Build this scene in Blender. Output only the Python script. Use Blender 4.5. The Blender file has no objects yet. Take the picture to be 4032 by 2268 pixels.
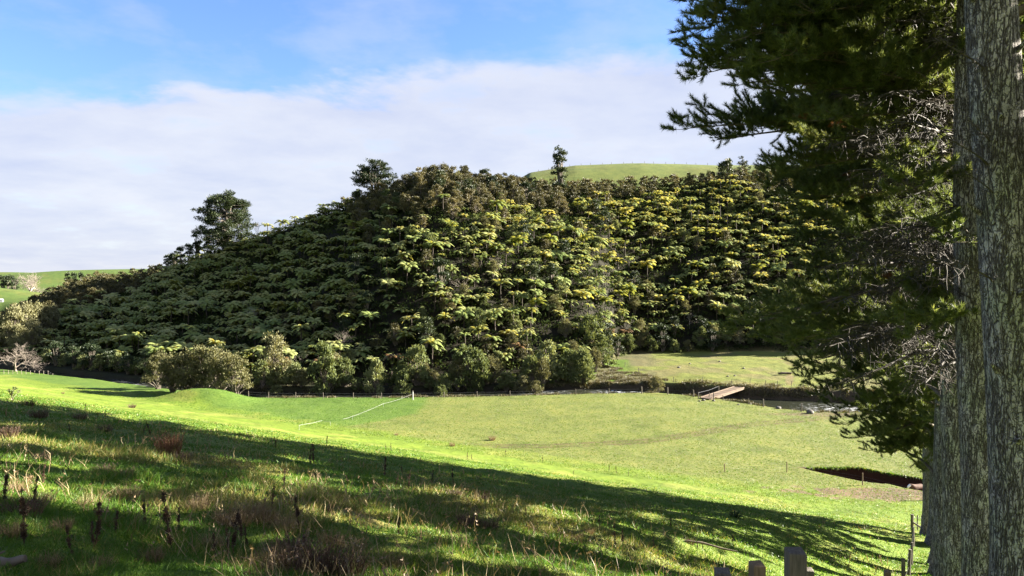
import bpy, math, random
import numpy as np
from mathutils import Vector, Matrix

random.seed(7)
RNG = np.random.default_rng(7)
S = bpy.context.scene
COL = S.collection
FPX = 740.0        # focal length in pixels of a 1024 wide frame
HOR = 277.0        # pixel row of the true horizon
PI = math.pi

# ------------------------------------------------------------------ helpers
def tri(F):
    F = np.asarray(F, dtype=np.int32)
    if F.shape[1] == 4:
        return np.concatenate([F[:, [0, 1, 2]], F[:, [0, 2, 3]]])
    return F

class MB:
    """collects triangles with a float attribute per vertex"""
    def __init__(s):
        s.V, s.F, s.A, s.n = [], [], [], 0
    def add(s, V, F, a=0.5):
        V = np.asarray(V, dtype=np.float32).reshape(-1, 3)
        if len(V) == 0: return
        s.V.append(V); s.F.append(tri(F) + s.n)
        s.A.append(np.broadcast_to(np.asarray(a, dtype=np.float32), (len(V),)).copy())
        s.n += len(V)
    def arrays(s):
        return np.concatenate(s.V), np.concatenate(s.F), np.concatenate(s.A)
    def mesh(s, name, mat, smooth=False):
        return mk_mesh(name, *s.arrays()[:2], mat, smooth, {'v': s.arrays()[2]})

def mk_mesh(name, V, F, mat, smooth=False, attrs=None, col=None):
    V = np.ascontiguousarray(V, dtype=np.float32); F = np.ascontiguousarray(F, dtype=np.int32)
    me = bpy.data.meshes.new(name)
    k = F.shape[1]
    me.vertices.add(len(V)); me.vertices.foreach_set('co', V.ravel())
    me.loops.add(F.size); me.loops.foreach_set('vertex_index', F.ravel())
    me.polygons.add(len(F)); me.polygons.foreach_set('loop_start', np.arange(0, F.size, k, dtype=np.int32))
    me.polygons.foreach_set('use_smooth', np.full(len(F), smooth, dtype=bool))
    for an, av in (attrs or {}).items():
        at = me.attributes.new(an, 'FLOAT', 'POINT'); at.data.foreach_set('value', np.ascontiguousarray(av, dtype=np.float32))
    if col is not None:
        at = me.attributes.new('Col', 'FLOAT_COLOR', 'POINT'); at.data.foreach_set('color', np.ascontiguousarray(col, dtype=np.float32).ravel())
    me.update(calc_edges=True)
    me.materials.append(mat)
    return me

def obj(name, me, parent=None, loc=None, rot=None, scale=None):
    o = bpy.data.objects.new(name, me); COL.objects.link(o)
    if parent is not None: o.parent = parent
    if loc is not None: o.location = loc
    if rot is not None: o.rotation_euler = rot
    if scale is not None: o.scale = scale if hasattr(scale, '__len__') else (scale,) * 3
    return o

def tag(o, label=None, cat=None, group=None, kind=None):
    if label: o['label'] = label
    if cat: o['category'] = cat
    if group: o['group'] = group
    if kind: o['kind'] = kind
    return o

def thing(name, label, cat, loc=(0, 0, 0), rz=0.0, group=None, scale=1.0):
    o = obj(name, None, None, loc, (0, 0, rz), scale)
    o.empty_display_size = 0.2
    return tag(o, label, cat, group)

def tube(mb, pts, rad, sides=6, a=0.5, cap=True, rnd=None):
    pts = np.asarray(pts, float); n = len(pts)
    rad = np.broadcast_to(np.asarray(rad, float), (n,))
    T = np.gradient(pts, axis=0); T /= (np.linalg.norm(T, axis=1)[:, None] + 1e-9)
    ref = np.array([0, 0, 1.0]) if abs(T[:, 2]).mean() < 0.8 else np.array([0, 1.0, 0])
    U = np.cross(T, ref); U /= (np.linalg.norm(U, axis=1)[:, None] + 1e-9)
    W = np.cross(T, U)
    th = np.linspace(0, 2 * PI, sides, endpoint=False)
    r = rad[:, None] * np.ones(sides)[None, :]
    if rnd is not None: r = r * rnd
    V = pts[:, None, :] + r[:, :, None] * (np.cos(th)[None, :, None] * U[:, None, :] + np.sin(th)[None, :, None] * W[:, None, :])
    i = np.arange(n - 1)[:, None] * sides; j = np.arange(sides)[None, :]; j2 = (j + 1) % sides
    Q = np.stack([i + j, i + j2, i + sides + j2, i + sides + j], -1).reshape(-1, 4)
    V = V.reshape(-1, 3)
    mb.add(V, Q, a)
    if cap:
        c = np.concatenate([V[-sides:], pts[-1:]])
        mb.add(c, [[k, (k + 1) % sides, sides] for k in range(sides)], a)
        c = np.concatenate([V[:sides], pts[:1]])
        mb.add(c, [[(k + 1) % sides, k, sides] for k in range(sides)], a)

def box(mb, c, s, rz=0.0, a=0.5, tilt=(0, 0)):
    x, y, z = [v / 2 for v in s]
    V = np.array([[-x, -y, -z], [x, -y, -z], [x, y, -z], [-x, y, -z], [-x, -y, z], [x, -y, z], [x, y, z], [-x, y, z]])
    R = np.array(Matrix.Rotation(rz, 3, 'Z') @ Matrix.Rotation(tilt[0], 3, 'Y') @ Matrix.Rotation(tilt[1], 3, 'X'))
    V = V @ R.T + np.array(c)
    mb.add(V, [[0, 3, 2, 1], [4, 5, 6, 7], [0, 1, 5, 4], [1, 2, 6, 5], [2, 3, 7, 6], [3, 0, 4, 7]], a)

def _hash(ix, iy, seed):
    h = (ix.astype(np.int64) * 374761393 + iy.astype(np.int64) * 668265263 + seed * 982451653) & 0x7fffffff
    h = ((h ^ (h >> 13)) * 1274126177) & 0x7fffffff
    return ((h ^ (h >> 16)) & 0xffff) / 65535.0

def vnoise(x, y, seed=0):
    ix, iy = np.floor(x), np.floor(y)
    fx, fy = x - ix, y - iy
    fx = fx * fx * (3 - 2 * fx); fy = fy * fy * (3 - 2 * fy)
    a = _hash(ix, iy, seed); b = _hash(ix + 1, iy, seed); c = _hash(ix, iy + 1, seed); d = _hash(ix + 1, iy + 1, seed)
    return (a * (1 - fx) + b * fx) * (1 - fy) + (c * (1 - fx) + d * fx) * fy

def fbm(x, y, seed=0, o=4):
    s = 0; amp = 0.5; t = 0
    for k in range(o):
        s = s + amp * vnoise(x * 2 ** k + 17.3 * k, y * 2 ** k - 9.1 * k, seed + k); t += amp; amp *= 0.5
    return s / t

def sstep(a, b, x):
    t = np.clip((x - a) / (b - a), 0, 1); return t * t * (3 - 2 * t)

# ------------------------------------------------------------------ terrain
FLAT, WATER = -24.0, -25.35
R_PX  = [-300, 0, 60, 120, 200, 250, 400, 500, 600, 660, 700, 740, 780, 820, 900, 1024, 1300]
R_NEAR = [210, 190, 180, 166, 152, 146, 147.5, 150, 153, 153, 149, 143, 135, 132, 131, 130, 125]
R_FAR  = [224, 204, 194, 181, 166, 161, 162, 164, 167, 164, 160, 156, 154, 152, 148, 146, 140]
T_PX  = [-300, 0, 40, 120, 200, 300, 400, 500, 580, 600, 615, 640, 850, 1024, 1300]
T_Y   = [240, 214, 206, 187, 172, 167.5, 168, 170, 176, 187, 206, 214, 217, 217, 217]
T_Z   = [-24, -24, -24, -24.2, -24.2, -24.2, -24.2, -24.2, -23.5, -22.8, -22.2, -21.8, -21.3, -21, -21]
G_PX  = [-300, 0, 30, 70, 100, 130, 160, 175, 205, 255, 280, 320, 360, 400, 440, 480, 520, 560, 600, 680, 720, 760, 800, 900, 1024, 1300]
G_SIL = [330, 308, 295, 278, 271, 269, 262, 253, 241, 223, 216, 200, 188, 177, 167, 169, 174, 179, 176.5, 173, 169, 164, 162, 160, 160, 160]
G_Y   = [360, 335, 330, 325, 318, 312, 305, 302, 298, 290, 287, 283, 280, 277, 275, 277, 284, 292, 300, 312, 316, 320, 322, 324, 324, 324]
B_PX  = [-300, 0, 150, 350, 450, 500, 530, 575, 640, 720, 800, 1024, 1300]
B_Z   = [-15, -16, -14, 0, 22, 49, 59.0, 63.2, 64.6, 63.6, 64, 64, 64]

def px_of(x, y):
    yy = np.maximum(y, 1.0)
    return np.clip(512 + FPX * x / yy, -300, 1300)

def hill_s(x, y):
    """0 at the toe of the bush-clad hill, 1 on its ridge"""
    p = px_of(x, y)
    return (y - np.interp(p, T_PX, T_Y)) / (np.interp(p, G_PX, G_Y) - np.interp(p, T_PX, T_Y))

def near_plane(x, y):
    return -1.65 - 0.237 * np.where(y > 0, y, 0.35 * y) - 0.150 * x

PIT = dict(x0=35.5, x1=64.0)
def pit_edges(x):
    far = 93.0 + .9 * (fbm(x / 3.3, x * 0 + 3.4, 5, 1) - .5) + .55 * (fbm(x / .9, x * 0 + 7.7, 6, 2) - .5) - 0.95 * np.maximum(x - 43.5, 0)
    near = far - 7.8 * sstep(PIT['x0'] - 1, 43, x)
    return near, far

def terrain(x, y):
    x = np.asarray(x, float); y = np.asarray(y, float)
    p = px_of(x, y)
    N = near_plane(x, y)
    k = 1.5
    d = (N - FLAT) / k
    z = FLAT + k * np.where(d > 30, d, np.log1p(np.exp(np.minimum(d, 30))))
    z = z - 1.5 * np.exp(-((x - .57 * y + 1) / 5.5) ** 2) * sstep(9, 22, y) * (1 - sstep(40, 56, y))
    slope = sstep(-1.5, 2.0, N - FLAT) * (y < 175)
    z = z + slope * (0.55 * (fbm(x / 9, y / 9, 1, 3) - .5) + 0.34 * (fbm(x / 2.3, y / 2.3, 4, 3) - .5) + 0.10 * (vnoise(x / .45, y / .45, 9) - .5))
    z = z + (1 - slope) * (0.5 * (fbm(x / 22, y / 22, 2, 3) - .5) + 0.10 * (fbm(x / 2.0, y / 2.0, 6, 2) - .5))
    # grassy mound by the riverside trees
    z = z + 2.5 * np.exp(-np.abs((x + 58) / 7.5) ** 2.6 - ((y - 139.5) / 4.5) ** 2)
    # pit
    pn, pf = pit_edges(x)
    inx = sstep(PIT['x0'], PIT['x0'] + 7, x) * (1 - sstep(PIT['x1'] - 2, PIT['x1'], x))
    ip = sstep(pn, pn + 1.6, y) * (1 - sstep(pf - .8, pf, y)) * inx
    z = z - ip * (2.9 - 1.35 * sstep(43.5, 47.5, x) + .3 * (fbm(x / 1.1, y / 1.1, 8, 3) - .5))
    # river channel
    rn = np.interp(p, R_PX, R_NEAR) + 1.6 * (fbm(x / 7, y * 0 + 1, 11, 3) - .5)
    rf = np.interp(p, R_PX, R_FAR) + 1.6 * (fbm(x / 6, y * 0 + 5, 12, 3) - .5)
    ch = sstep(rn - .3, rn + 2.2, y) * (1 - sstep(rf - 1.0, rf + .9, y))
    tY = np.interp(p, T_PX, T_Y); tZ = np.interp(p, T_PX, T_Z)
    gY = np.interp(p, G_PX, G_Y); gZ = (HOR - np.interp(p, G_PX, G_SIL)) / FPX * gY - 6.3
    # between river and toe
    fz = np.interp(p, [0, 600, 640, 700, 1024], [-24.2, -24.2, -23.7, -23.2, -23.2])
    u = np.clip((y - rf) / np.maximum(tY - rf, 1), 0, 1)
    mid = fz + (tZ - fz) * u + 0.35 * (fbm(x / 5, y / 5, 21, 3) - .5) + .18 * (fbm(x / 1.3, y / 1.3, 23, 2) - .5)
    w = sstep(rf - 1.5, rf - .5, y)
    z = z * (1 - w) + mid * w
    z = z - ch * 2.2
    # hill
    s = (y - tY) / (gY - tY)
    sc = np.clip(s, 0, 1)
    prof = 1 - (1 - sc) ** 1.22
    hz = tZ + (gZ - tZ) * prof
    hz = hz + 8.5 * np.exp(-((p - 425) / 80) ** 2) * np.sin(PI * sc) * sc ** .3
    hz = hz - 8.0 * np.exp(-((p - 265) / 80) ** 2) * np.sin(PI * sc)
    hz = hz + 3.0 * (fbm(x / 22, y / 22, 31, 3) - .5) * np.minimum(sc * 6, 1) * np.minimum((1 - sc) * 6, 1)
    hz = hz + 0.7 * (fbm(x / 3, y / 3, 35, 2) - .5)
    # behind the ridge
    bz = np.interp(p, B_PX, B_Z)
    q = np.clip((y - gY) / np.maximum(430 - gY, 1), 0, 1)
    back = gZ + (bz - gZ) * (q * q * (3 - 2 * q)) - 5 * np.sin(PI * np.minimum(q * 1.6, 1)) * (p < 900)
    back = back + 1.2 * (fbm(x / 30, y / 30, 41, 3) - .5) * q
    q2 = sstep(430, 760, y)
    back = back * (1 - q2) + (-18) * q2
    back = back + 12.5 * np.exp(-((x + 330) / 62) ** 2 - ((y - 430) / 40) ** 2)
    back = back + 20 * np.exp(-((x + 570) / 120) ** 2 - ((y - 900) / 110) ** 2)
    back = back + 25 * np.exp(-((x + 420) / 130) ** 2 - ((y - 980) / 120) ** 2)
    back = back + 26 * np.exp(-((x + 900) / 250) ** 2 - ((y - 1300) / 160) ** 2)
    back = back + 30 * np.exp(-((x - 300) / 700) ** 2 - ((y - 1500) / 200) ** 2)
    z = np.where(s > 0, np.where(s < 1, hz, back), z)
    return z

def tz(x, y):
    return float(terrain(np.array([x]), np.array([y]))[0])

def ground_at(px, py, y0=2.0, y1=400.0):
    """where the sight line through a photo pixel meets the ground"""
    Y = np.concatenate([np.arange(y0, 60, .05), np.arange(60, y1, .25)])
    tx = (px - 512) / FPX; tzv = (HOR - py) / FPX
    d = tzv * Y - terrain(tx * Y, Y)
    i = np.argmax(d < 0) if (d < 0).any() else len(Y) - 1
    return float(tx * Y[i]), float(Y[i]), float(terrain(np.array([tx * Y[i]]), np.array([Y[i]]))[0])

# ------------------------------------------------------------------ materials
def nmat(name):
    m = bpy.data.materials.new(name); m.use_nodes = True
    nt = m.node_tree; nt.nodes.clear()
    out = nt.nodes.new('ShaderNodeOutputMaterial')
    return m, nt, out

def N(nt, typ, **kw):
    n = nt.nodes.new(typ)
    for k, v in kw.items():
        if k in ('inp',):
            for a, b in v.items():
                n.inputs[a].default_value = b
        else: setattr(n, k, v)
    return n

def math_(nt, op, a, b=None, c=None, clamp=False):
    n = nt.nodes.new('ShaderNodeMath'); n.operation = op; n.use_clamp = clamp
    for i, v in enumerate((a, b, c)):
        if v is None: continue
        if isinstance(v, (int, float)): n.inputs[i].default_value = v
        else: nt.links.new(v, n.inputs[i])
    return n.outputs[0]

def ramp(nt, fac, stops):
    n = nt.nodes.new('ShaderNodeValToRGB')
    cr = n.color_ramp
    while len(cr.elements) < len(stops): cr.elements.new(0.5)
    for e, (p, c) in zip(cr.elements, stops):
        e.position = p; e.color = (*c, 1)
    nt.links.new(fac, n.inputs[0])
    return n.outputs[0]

def mixc(nt, fac, a, b, mode='MIX'):
    n = nt.nodes.new('ShaderNodeMix'); n.data_type = 'RGBA'; n.blend_type = mode
    for i, v in ((0, fac), (6, a), (7, b)):
        if isinstance(v, (int, float)): n.inputs[i].default_value = v
        elif isinstance(v, tuple): n.inputs[i].default_value = (*v, 1)
        else: nt.links.new(v, n.inputs[i])
    return n.outputs[2]

def noise(nt, scale, detail=3, rough=.55, vec=None, dist=0.0):
    n = nt.nodes.new('ShaderNodeTexNoise'); n.inputs['Scale'].default_value = scale
    n.inputs['Detail'].default_value = detail; n.inputs['Roughness'].default_value = rough
    n.inputs['Distortion'].default_value = dist
    if vec is not None: nt.links.new(vec, n.inputs['Vector'])
    return n.outputs['Fac']

SC = {'fern_frond': .80, 'fern_frond_mass': .80, 'dead_frond': .65, 'brown_scrub_leaf': .80, 'brown_scrub_mass': .80, 'broad_leaf': .82, 'olive_leaf': .82, 'dark_conifer_leaf': .8,
      'undergrowth_leaf': .6, 'grass_blades': .72, 'bank_grass_blades': .65, 'dry_stem': .8, 'dead_needles': .8, 'pine_needles': .9}
def leaf_mat(name, stops, trans=.35, tint=(1.25, 1.15, .6), rough=.5, gloss=.06, rnd=.5):
    """leaf: colour from a per-leaf value and a per-plant random value, partly translucent"""
    m, nt, out = nmat(name)
    stops = [(p_, tuple(v_ * SC.get(name, 1) for v_ in c_)) for p_, c_ in stops]
    at = N(nt, 'ShaderNodeAttribute', attribute_name='v')
    oi = N(nt, 'ShaderNodeObjectInfo')
    f = math_(nt, 'ADD', math_(nt, 'MULTIPLY', at.outputs['Fac'], 1 - rnd), math_(nt, 'MULTIPLY', oi.outputs['Random'], rnd), clamp=True)
    c = ramp(nt, f, stops)
    d = N(nt, 'ShaderNodeBsdfPrincipled'); d.inputs['Roughness'].default_value = rough
    d.inputs['Specular IOR Level'].default_value = gloss * 4
    nt.links.new(c, d.inputs['Base Color'])
    t = N(nt, 'ShaderNodeBsdfTranslucent')
    ct = mixc(nt, 1.0, c, tint, 'MULTIPLY'); nt.links.new(ct, t.inputs['Color'])
    mx = N(nt, 'ShaderNodeMixShader'); mx.inputs[0].default_value = trans
    nt.links.new(d.outputs[0], mx.inputs[1]); nt.links.new(t.outputs[0], mx.inputs[2])
    nt.links.new(mx.outputs[0], out.inputs[0])
    return m

def simple_mat(name, c1, c2, scale=6, rough=.8, stretch=None, bump=0.0, bscale=None):
    m, nt, out = nmat(name)
    k_ = {'bare_twig': .75, 'bridge_plank': .55, 'river_rock': .65, 'white_tape': .7, 'bleached_wood': .7, 'shed_wall': .7, 'timber_post': .75, 'dead_twig': .48}.get(name, 1)
    c1 = tuple(v_ * k_ for v_ in c1); c2 = tuple(v_ * k_ for v_ in c2)
    tc = N(nt, 'ShaderNodeTexCoord'); v = tc.outputs['Object']
    if stretch:
        mp = N(nt, 'ShaderNodeMapping'); mp.inputs['Scale'].default_value = stretch
        nt.links.new(v, mp.inputs[0]); v = mp.outputs[0]
    n = noise(nt, scale, 4, .6, v)
    c = ramp(nt, n, [(.3, c1), (.7, c2)])
    b = N(nt, 'ShaderNodeBsdfPrincipled'); b.inputs['Roughness'].default_value = rough
    b.inputs['Specular IOR Level'].default_value = .25
    nt.links.new(c, b.inputs['Base Color'])
    if bump:
        bn = N(nt, 'ShaderNodeBump'); bn.inputs['Strength'].default_value = bump; bn.inputs['Distance'].default_value = .02
        nt.links.new(noise(nt, bscale or scale * 3, 4, .6, v), bn.inputs['Height']); nt.links.new(bn.outputs[0], b.inputs['Normal'])
    nt.links.new(b.outputs[0], out.inputs[0])
    return m

def terrain_mat():
    m, nt, out = nmat('pasture_ground')
    at = N(nt, 'ShaderNodeAttribute', attribute_name='Col')
    tc = N(nt, 'ShaderNodeTexCoord'); v = tc.outputs['Object']
    n1 = noise(nt, .22, 5, .6, v); n2 = noise(nt, 2.2, 4, .65, v); n3 = noise(nt, 9.0, 3, .7, v)
    f = math_(nt, 'ADD', math_(nt, 'MULTIPLY', n1, .45), math_(nt, 'ADD', math_(nt, 'MULTIPLY', n2, .35), math_(nt, 'MULTIPLY', n3, .2)))
    k = ramp(nt, f, [(.34, (.48, .54, .5)), (.5, (1, 1, 1)), (.64, (1.36, 1.2, 1.15))])
    c = mixc(nt, 1.0, at.outputs['Color'], k, 'MULTIPLY')
    b = N(nt, 'ShaderNodeBsdfPrincipled'); b.inputs['Roughness'].default_value = .9; b.inputs['Specular IOR Level'].default_value = .1
    nt.links.new(c, b.inputs['Base Color'])
    bn = N(nt, 'ShaderNodeBump'); bn.inputs['Strength'].default_value = .8; bn.inputs['Distance'].default_value = .10
    hn = math_(nt, 'ADD', math_(nt, 'MULTIPLY', n2, 1.0), math_(nt, 'MULTIPLY', n3, .5))
    nt.links.new(hn, bn.inputs['Height']); nt.links.new(bn.outputs[0], b.inputs['Normal'])
    nt.links.new(b.outputs[0], out.inputs[0])
    return m

def water_mat():
    m, nt, out = nmat('river_water')
    tc = N(nt, 'ShaderNodeTexCoord'); v = tc.outputs['Object']
    at = N(nt, 'ShaderNodeAttribute', attribute_name='v')
    b = N(nt, 'ShaderNodeBsdfPrincipled'); b.inputs['Base Color'].default_value = (.02, .022, .014, 1)
    b.inputs['Roughness'].default_value = .06; b.inputs['IOR'].default_value = 1.33
    bn = N(nt, 'ShaderNodeBump'); bn.inputs['Strength'].default_value = .5; bn.inputs['Distance'].default_value = .06
    nt.links.new(noise(nt, 1.6, 4, .6, v), bn.inputs['Height']); nt.links.new(bn.outputs[0], b.inputs['Normal'])
    foam = N(nt, 'ShaderNodeBsdfDiffuse'); foam.inputs['Color'].default_value = (.8, .82, .85, 1)
    mp = N(nt, 'ShaderNodeMapping'); mp.inputs['Scale'].default_value = (.5, 1.4, 1); nt.links.new(v, mp.inputs[0])
    ff = math_(nt, 'MULTIPLY', at.outputs['Fac'], math_(nt, 'MULTIPLY', math_(nt, 'SUBTRACT', noise(nt, 1.3, 4, .7, mp.outputs[0]), .54), 7.0, clamp=True), clamp=True)
    mx = N(nt, 'ShaderNodeMixShader'); nt.links.new(ff, mx.inputs[0])
    nt.links.new(b.outputs[0], mx.inputs[1]); nt.links.new(foam.outputs[0], mx.inputs[2])
    nt.links.new(mx.outputs[0], out.inputs[0])
    return m

def bark_mat():
    m, nt, out = nmat('pine_bark')
    tc = N(nt, 'ShaderNodeTexCoord'); v = tc.outputs['Object']
    mp = N(nt, 'ShaderNodeMapping'); mp.inputs['Scale'].default_value = (1, 1, .26); nt.links.new(v, mp.inputs[0])
    n1 = noise(nt, 2.2, 5, .6, mp.outputs[0]); n2 = noise(nt, 30, 4, .7, v); n3 = noise(nt, 1.1, 3, .5, v)
    mf = N(nt, 'ShaderNodeMapping'); mf.inputs['Scale'].default_value = (1, 1, .16); nt.links.new(v, mf.inputs[0])
    ra = math_(nt, 'ABSOLUTE', math_(nt, 'SUBTRACT', noise(nt, 11, 3, .6, mf.outputs[0], .6), .5))
    mg = N(nt, 'ShaderNodeMapping'); mg.inputs['Scale'].default_value = (1, 1, .55); nt.links.new(v, mg.inputs[0])
    rb = math_(nt, 'ABSOLUTE', math_(nt, 'SUBTRACT', noise(nt, 13, 3, .6, mg.outputs[0], .4), .5))
    ea = math_(nt, 'MULTIPLY', ra, 16.0, clamp=True); eb = math_(nt, 'ADD', math_(nt, 'MULTIPLY', rb, 18.0), .18, clamp=True)
    edge = math_(nt, 'MULTIPLY', ea, eb)
    base = ramp(nt, math_(nt, 'ADD', math_(nt, 'MULTIPLY', n1, .5), math_(nt, 'MULTIPLY', n2, .5)), [(.32, (.15, .13, .114)), (.5, (.31, .28, .25)), (.68, (.47, .44, .405))])
    lich = ramp(nt, n3, [(.45, (1, 1, 1)), (.68, (.90, .98, .78))])
    base = mixc(nt, 1.0, base, lich, 'MULTIPLY')
    c = mixc(nt, edge, (.036, .028, .023), base)
    b = N(nt, 'ShaderNodeBsdfPrincipled'); b.inputs['Roughness'].default_value = .9; b.inputs['Specular IOR Level'].default_value = .15
    nt.links.new(c, b.inputs['Base Color'])
    bn = N(nt, 'ShaderNodeBump'); bn.inputs['Strength'].default_value = 1.0; bn.inputs['Distance'].default_value = .05
    nt.links.new(math_(nt, 'ADD', edge, math_(nt, 'MULTIPLY', n2, .6)), bn.inputs['Height']); nt.links.new(bn.outputs[0], b.inputs['Normal'])
    nt.links.new(b.outputs[0], out.inputs[0])
    return m

M = {}
M['ground'] = terrain_mat()
M['water'] = water_mat()
M['bark'] = bark_mat()
M['grass'] = leaf_mat('grass_blades', [(0, (.042, .112, .013)), (.45, (.095, .190, .017)), (.7, (.19, .20, .045)), (1, (.36, .28, .12))], trans=.35, rnd=0.0, tint=(1.2, 1.2, .5))
M['fern'] = leaf_mat('fern_frond', [(0, (.045, .095, .032)), (.5, (.195, .240, .075)), (1, (.40, .39, .17))], trans=.36, rnd=.45, tint=(1.65, 1.3, .65), gloss=.02, rough=.65)
M['fern_dead'] = leaf_mat('dead_frond', [(0, (.08, .05, .02)), (1, (.22, .12, .04))], trans=.2)
M['fern_trunk'] = simple_mat('fern_trunk', (.018, .014, .010), (.06, .045, .032), 5)
M['needle'] = leaf_mat('pine_needles', [(0, (.036, .055, .022)), (.6, (.115, .145, .050)), (1, (.26, .255, .10))], trans=.42, rnd=.3, tint=(1.4, 1.35, .75))
M['needle_dead'] = leaf_mat('dead_needles', [(0, (.12, .05, .018)), (1, (.34, .15, .06))], trans=.3)
M['twig'] = simple_mat('dead_twig', (.05, .042, .032), (.18, .15, .115), 4)
M['limb'] = simple_mat('pine_limb', (.04, .032, .022), (.15, .12, .085), 5, bump=.5)
M['kanuka'] = leaf_mat('brown_scrub_leaf', [(0, (.036, .038, .015)), (.5, (.085, .080, .032)), (1, (.165, .135, .062))], trans=.22, rnd=.55)
M['broad'] = leaf_mat('broad_leaf', [(0, (.045, .062, .026)), (.5, (.125, .15, .062)), (1, (.25, .265, .135))], trans=.28, rnd=.5, gloss=.015, rough=.75)
M['willow'] = leaf_mat('olive_leaf', [(0, (.055, .056, .026)), (.5, (.14, .137, .068)), (1, (.25, .24, .14))], trans=.25, rnd=.4, gloss=.015, rough=.75)
M['darkleaf'] = leaf_mat('dark_conifer_leaf', [(0, (.014, .026, .012)), (.6, (.036, .052, .02)), (1, (.075, .085, .03))], trans=.15, rnd=.3)
M['trunk'] = simple_mat('grey_trunk', (.05, .042, .032), (.18, .15, .12), 3)
M['bare'] = simple_mat('bare_twig', (.17, .135, .11), (.33, .28, .235), 3)
M['pale'] = simple_mat('bleached_wood', (.2, .18, .16), (.38, .36, .33), 3)
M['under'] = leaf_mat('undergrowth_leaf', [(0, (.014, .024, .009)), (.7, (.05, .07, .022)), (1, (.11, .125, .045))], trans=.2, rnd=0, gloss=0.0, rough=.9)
M['post'] = simple_mat('weathered_post', (.045, .038, .03), (.13, .11, .085), 5, stretch=(6, 6, .6), bump=.4)
M['post_warm'] = simple_mat('timber_post', (.13, .085, .045), (.26, .18, .105), 5, stretch=(6, 6, .6), bump=.4)
M['wire'] = simple_mat('fence_wire', (.05, .05, .05), (.09, .09, .09), 5, rough=.4)
M['white'] = simple_mat('white_tape', (.36, .36, .35), (.46, .46, .45), 5)
M['plank'] = simple_mat('bridge_plank', (.15, .10, .065), (.27, .20, .14), 2, stretch=(.7, 6, 1))
M['rock'] = simple_mat('river_rock', (.08, .07, .06), (.20, .18, .155), 3, bump=.6)
M['dry'] = leaf_mat('dry_stem', [(0, (.09, .055, .03)), (.5, (.22, .15, .085)), (1, (.34, .28, .15))], trans=.2, rnd=.3)
M['bank'] = leaf_mat('bank_grass_blades', [(0, (.05, .06, .02)), (.5, (.12, .105, .05)), (1, (.24, .19, .10))], trans=.2, rnd=0)
M['dock'] = leaf_mat('dock_seed', [(0, (.02, .013, .009)), (1, (.11, .065, .04))], trans=.1, rnd=.3)
M['rust'] = leaf_mat('rust_weed', [(0, (.05, .022, .012)), (1, (.22, .11, .06))], trans=.15, rnd=.2)
M['thistle'] = leaf_mat('thistle_leaf', [(0, (.015, .03, .012)), (1, (.04, .06, .02))], trans=.1, rnd=.2)
M['cow'] = simple_mat('cow_coat', (.05, .025, .015), (.10, .05, .03), 3)
M['cowwhite'] = simple_mat('cow_face', (.7, .66, .6), (.8, .77, .72), 3)
M['paint'] = simple_mat('shed_wall', (.45, .45, .44), (.55, .55, .53), 3)
M['roof'] = simple_mat('shed_roof', (.3, .31, .32), (.4, .41, .42), 3)

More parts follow.
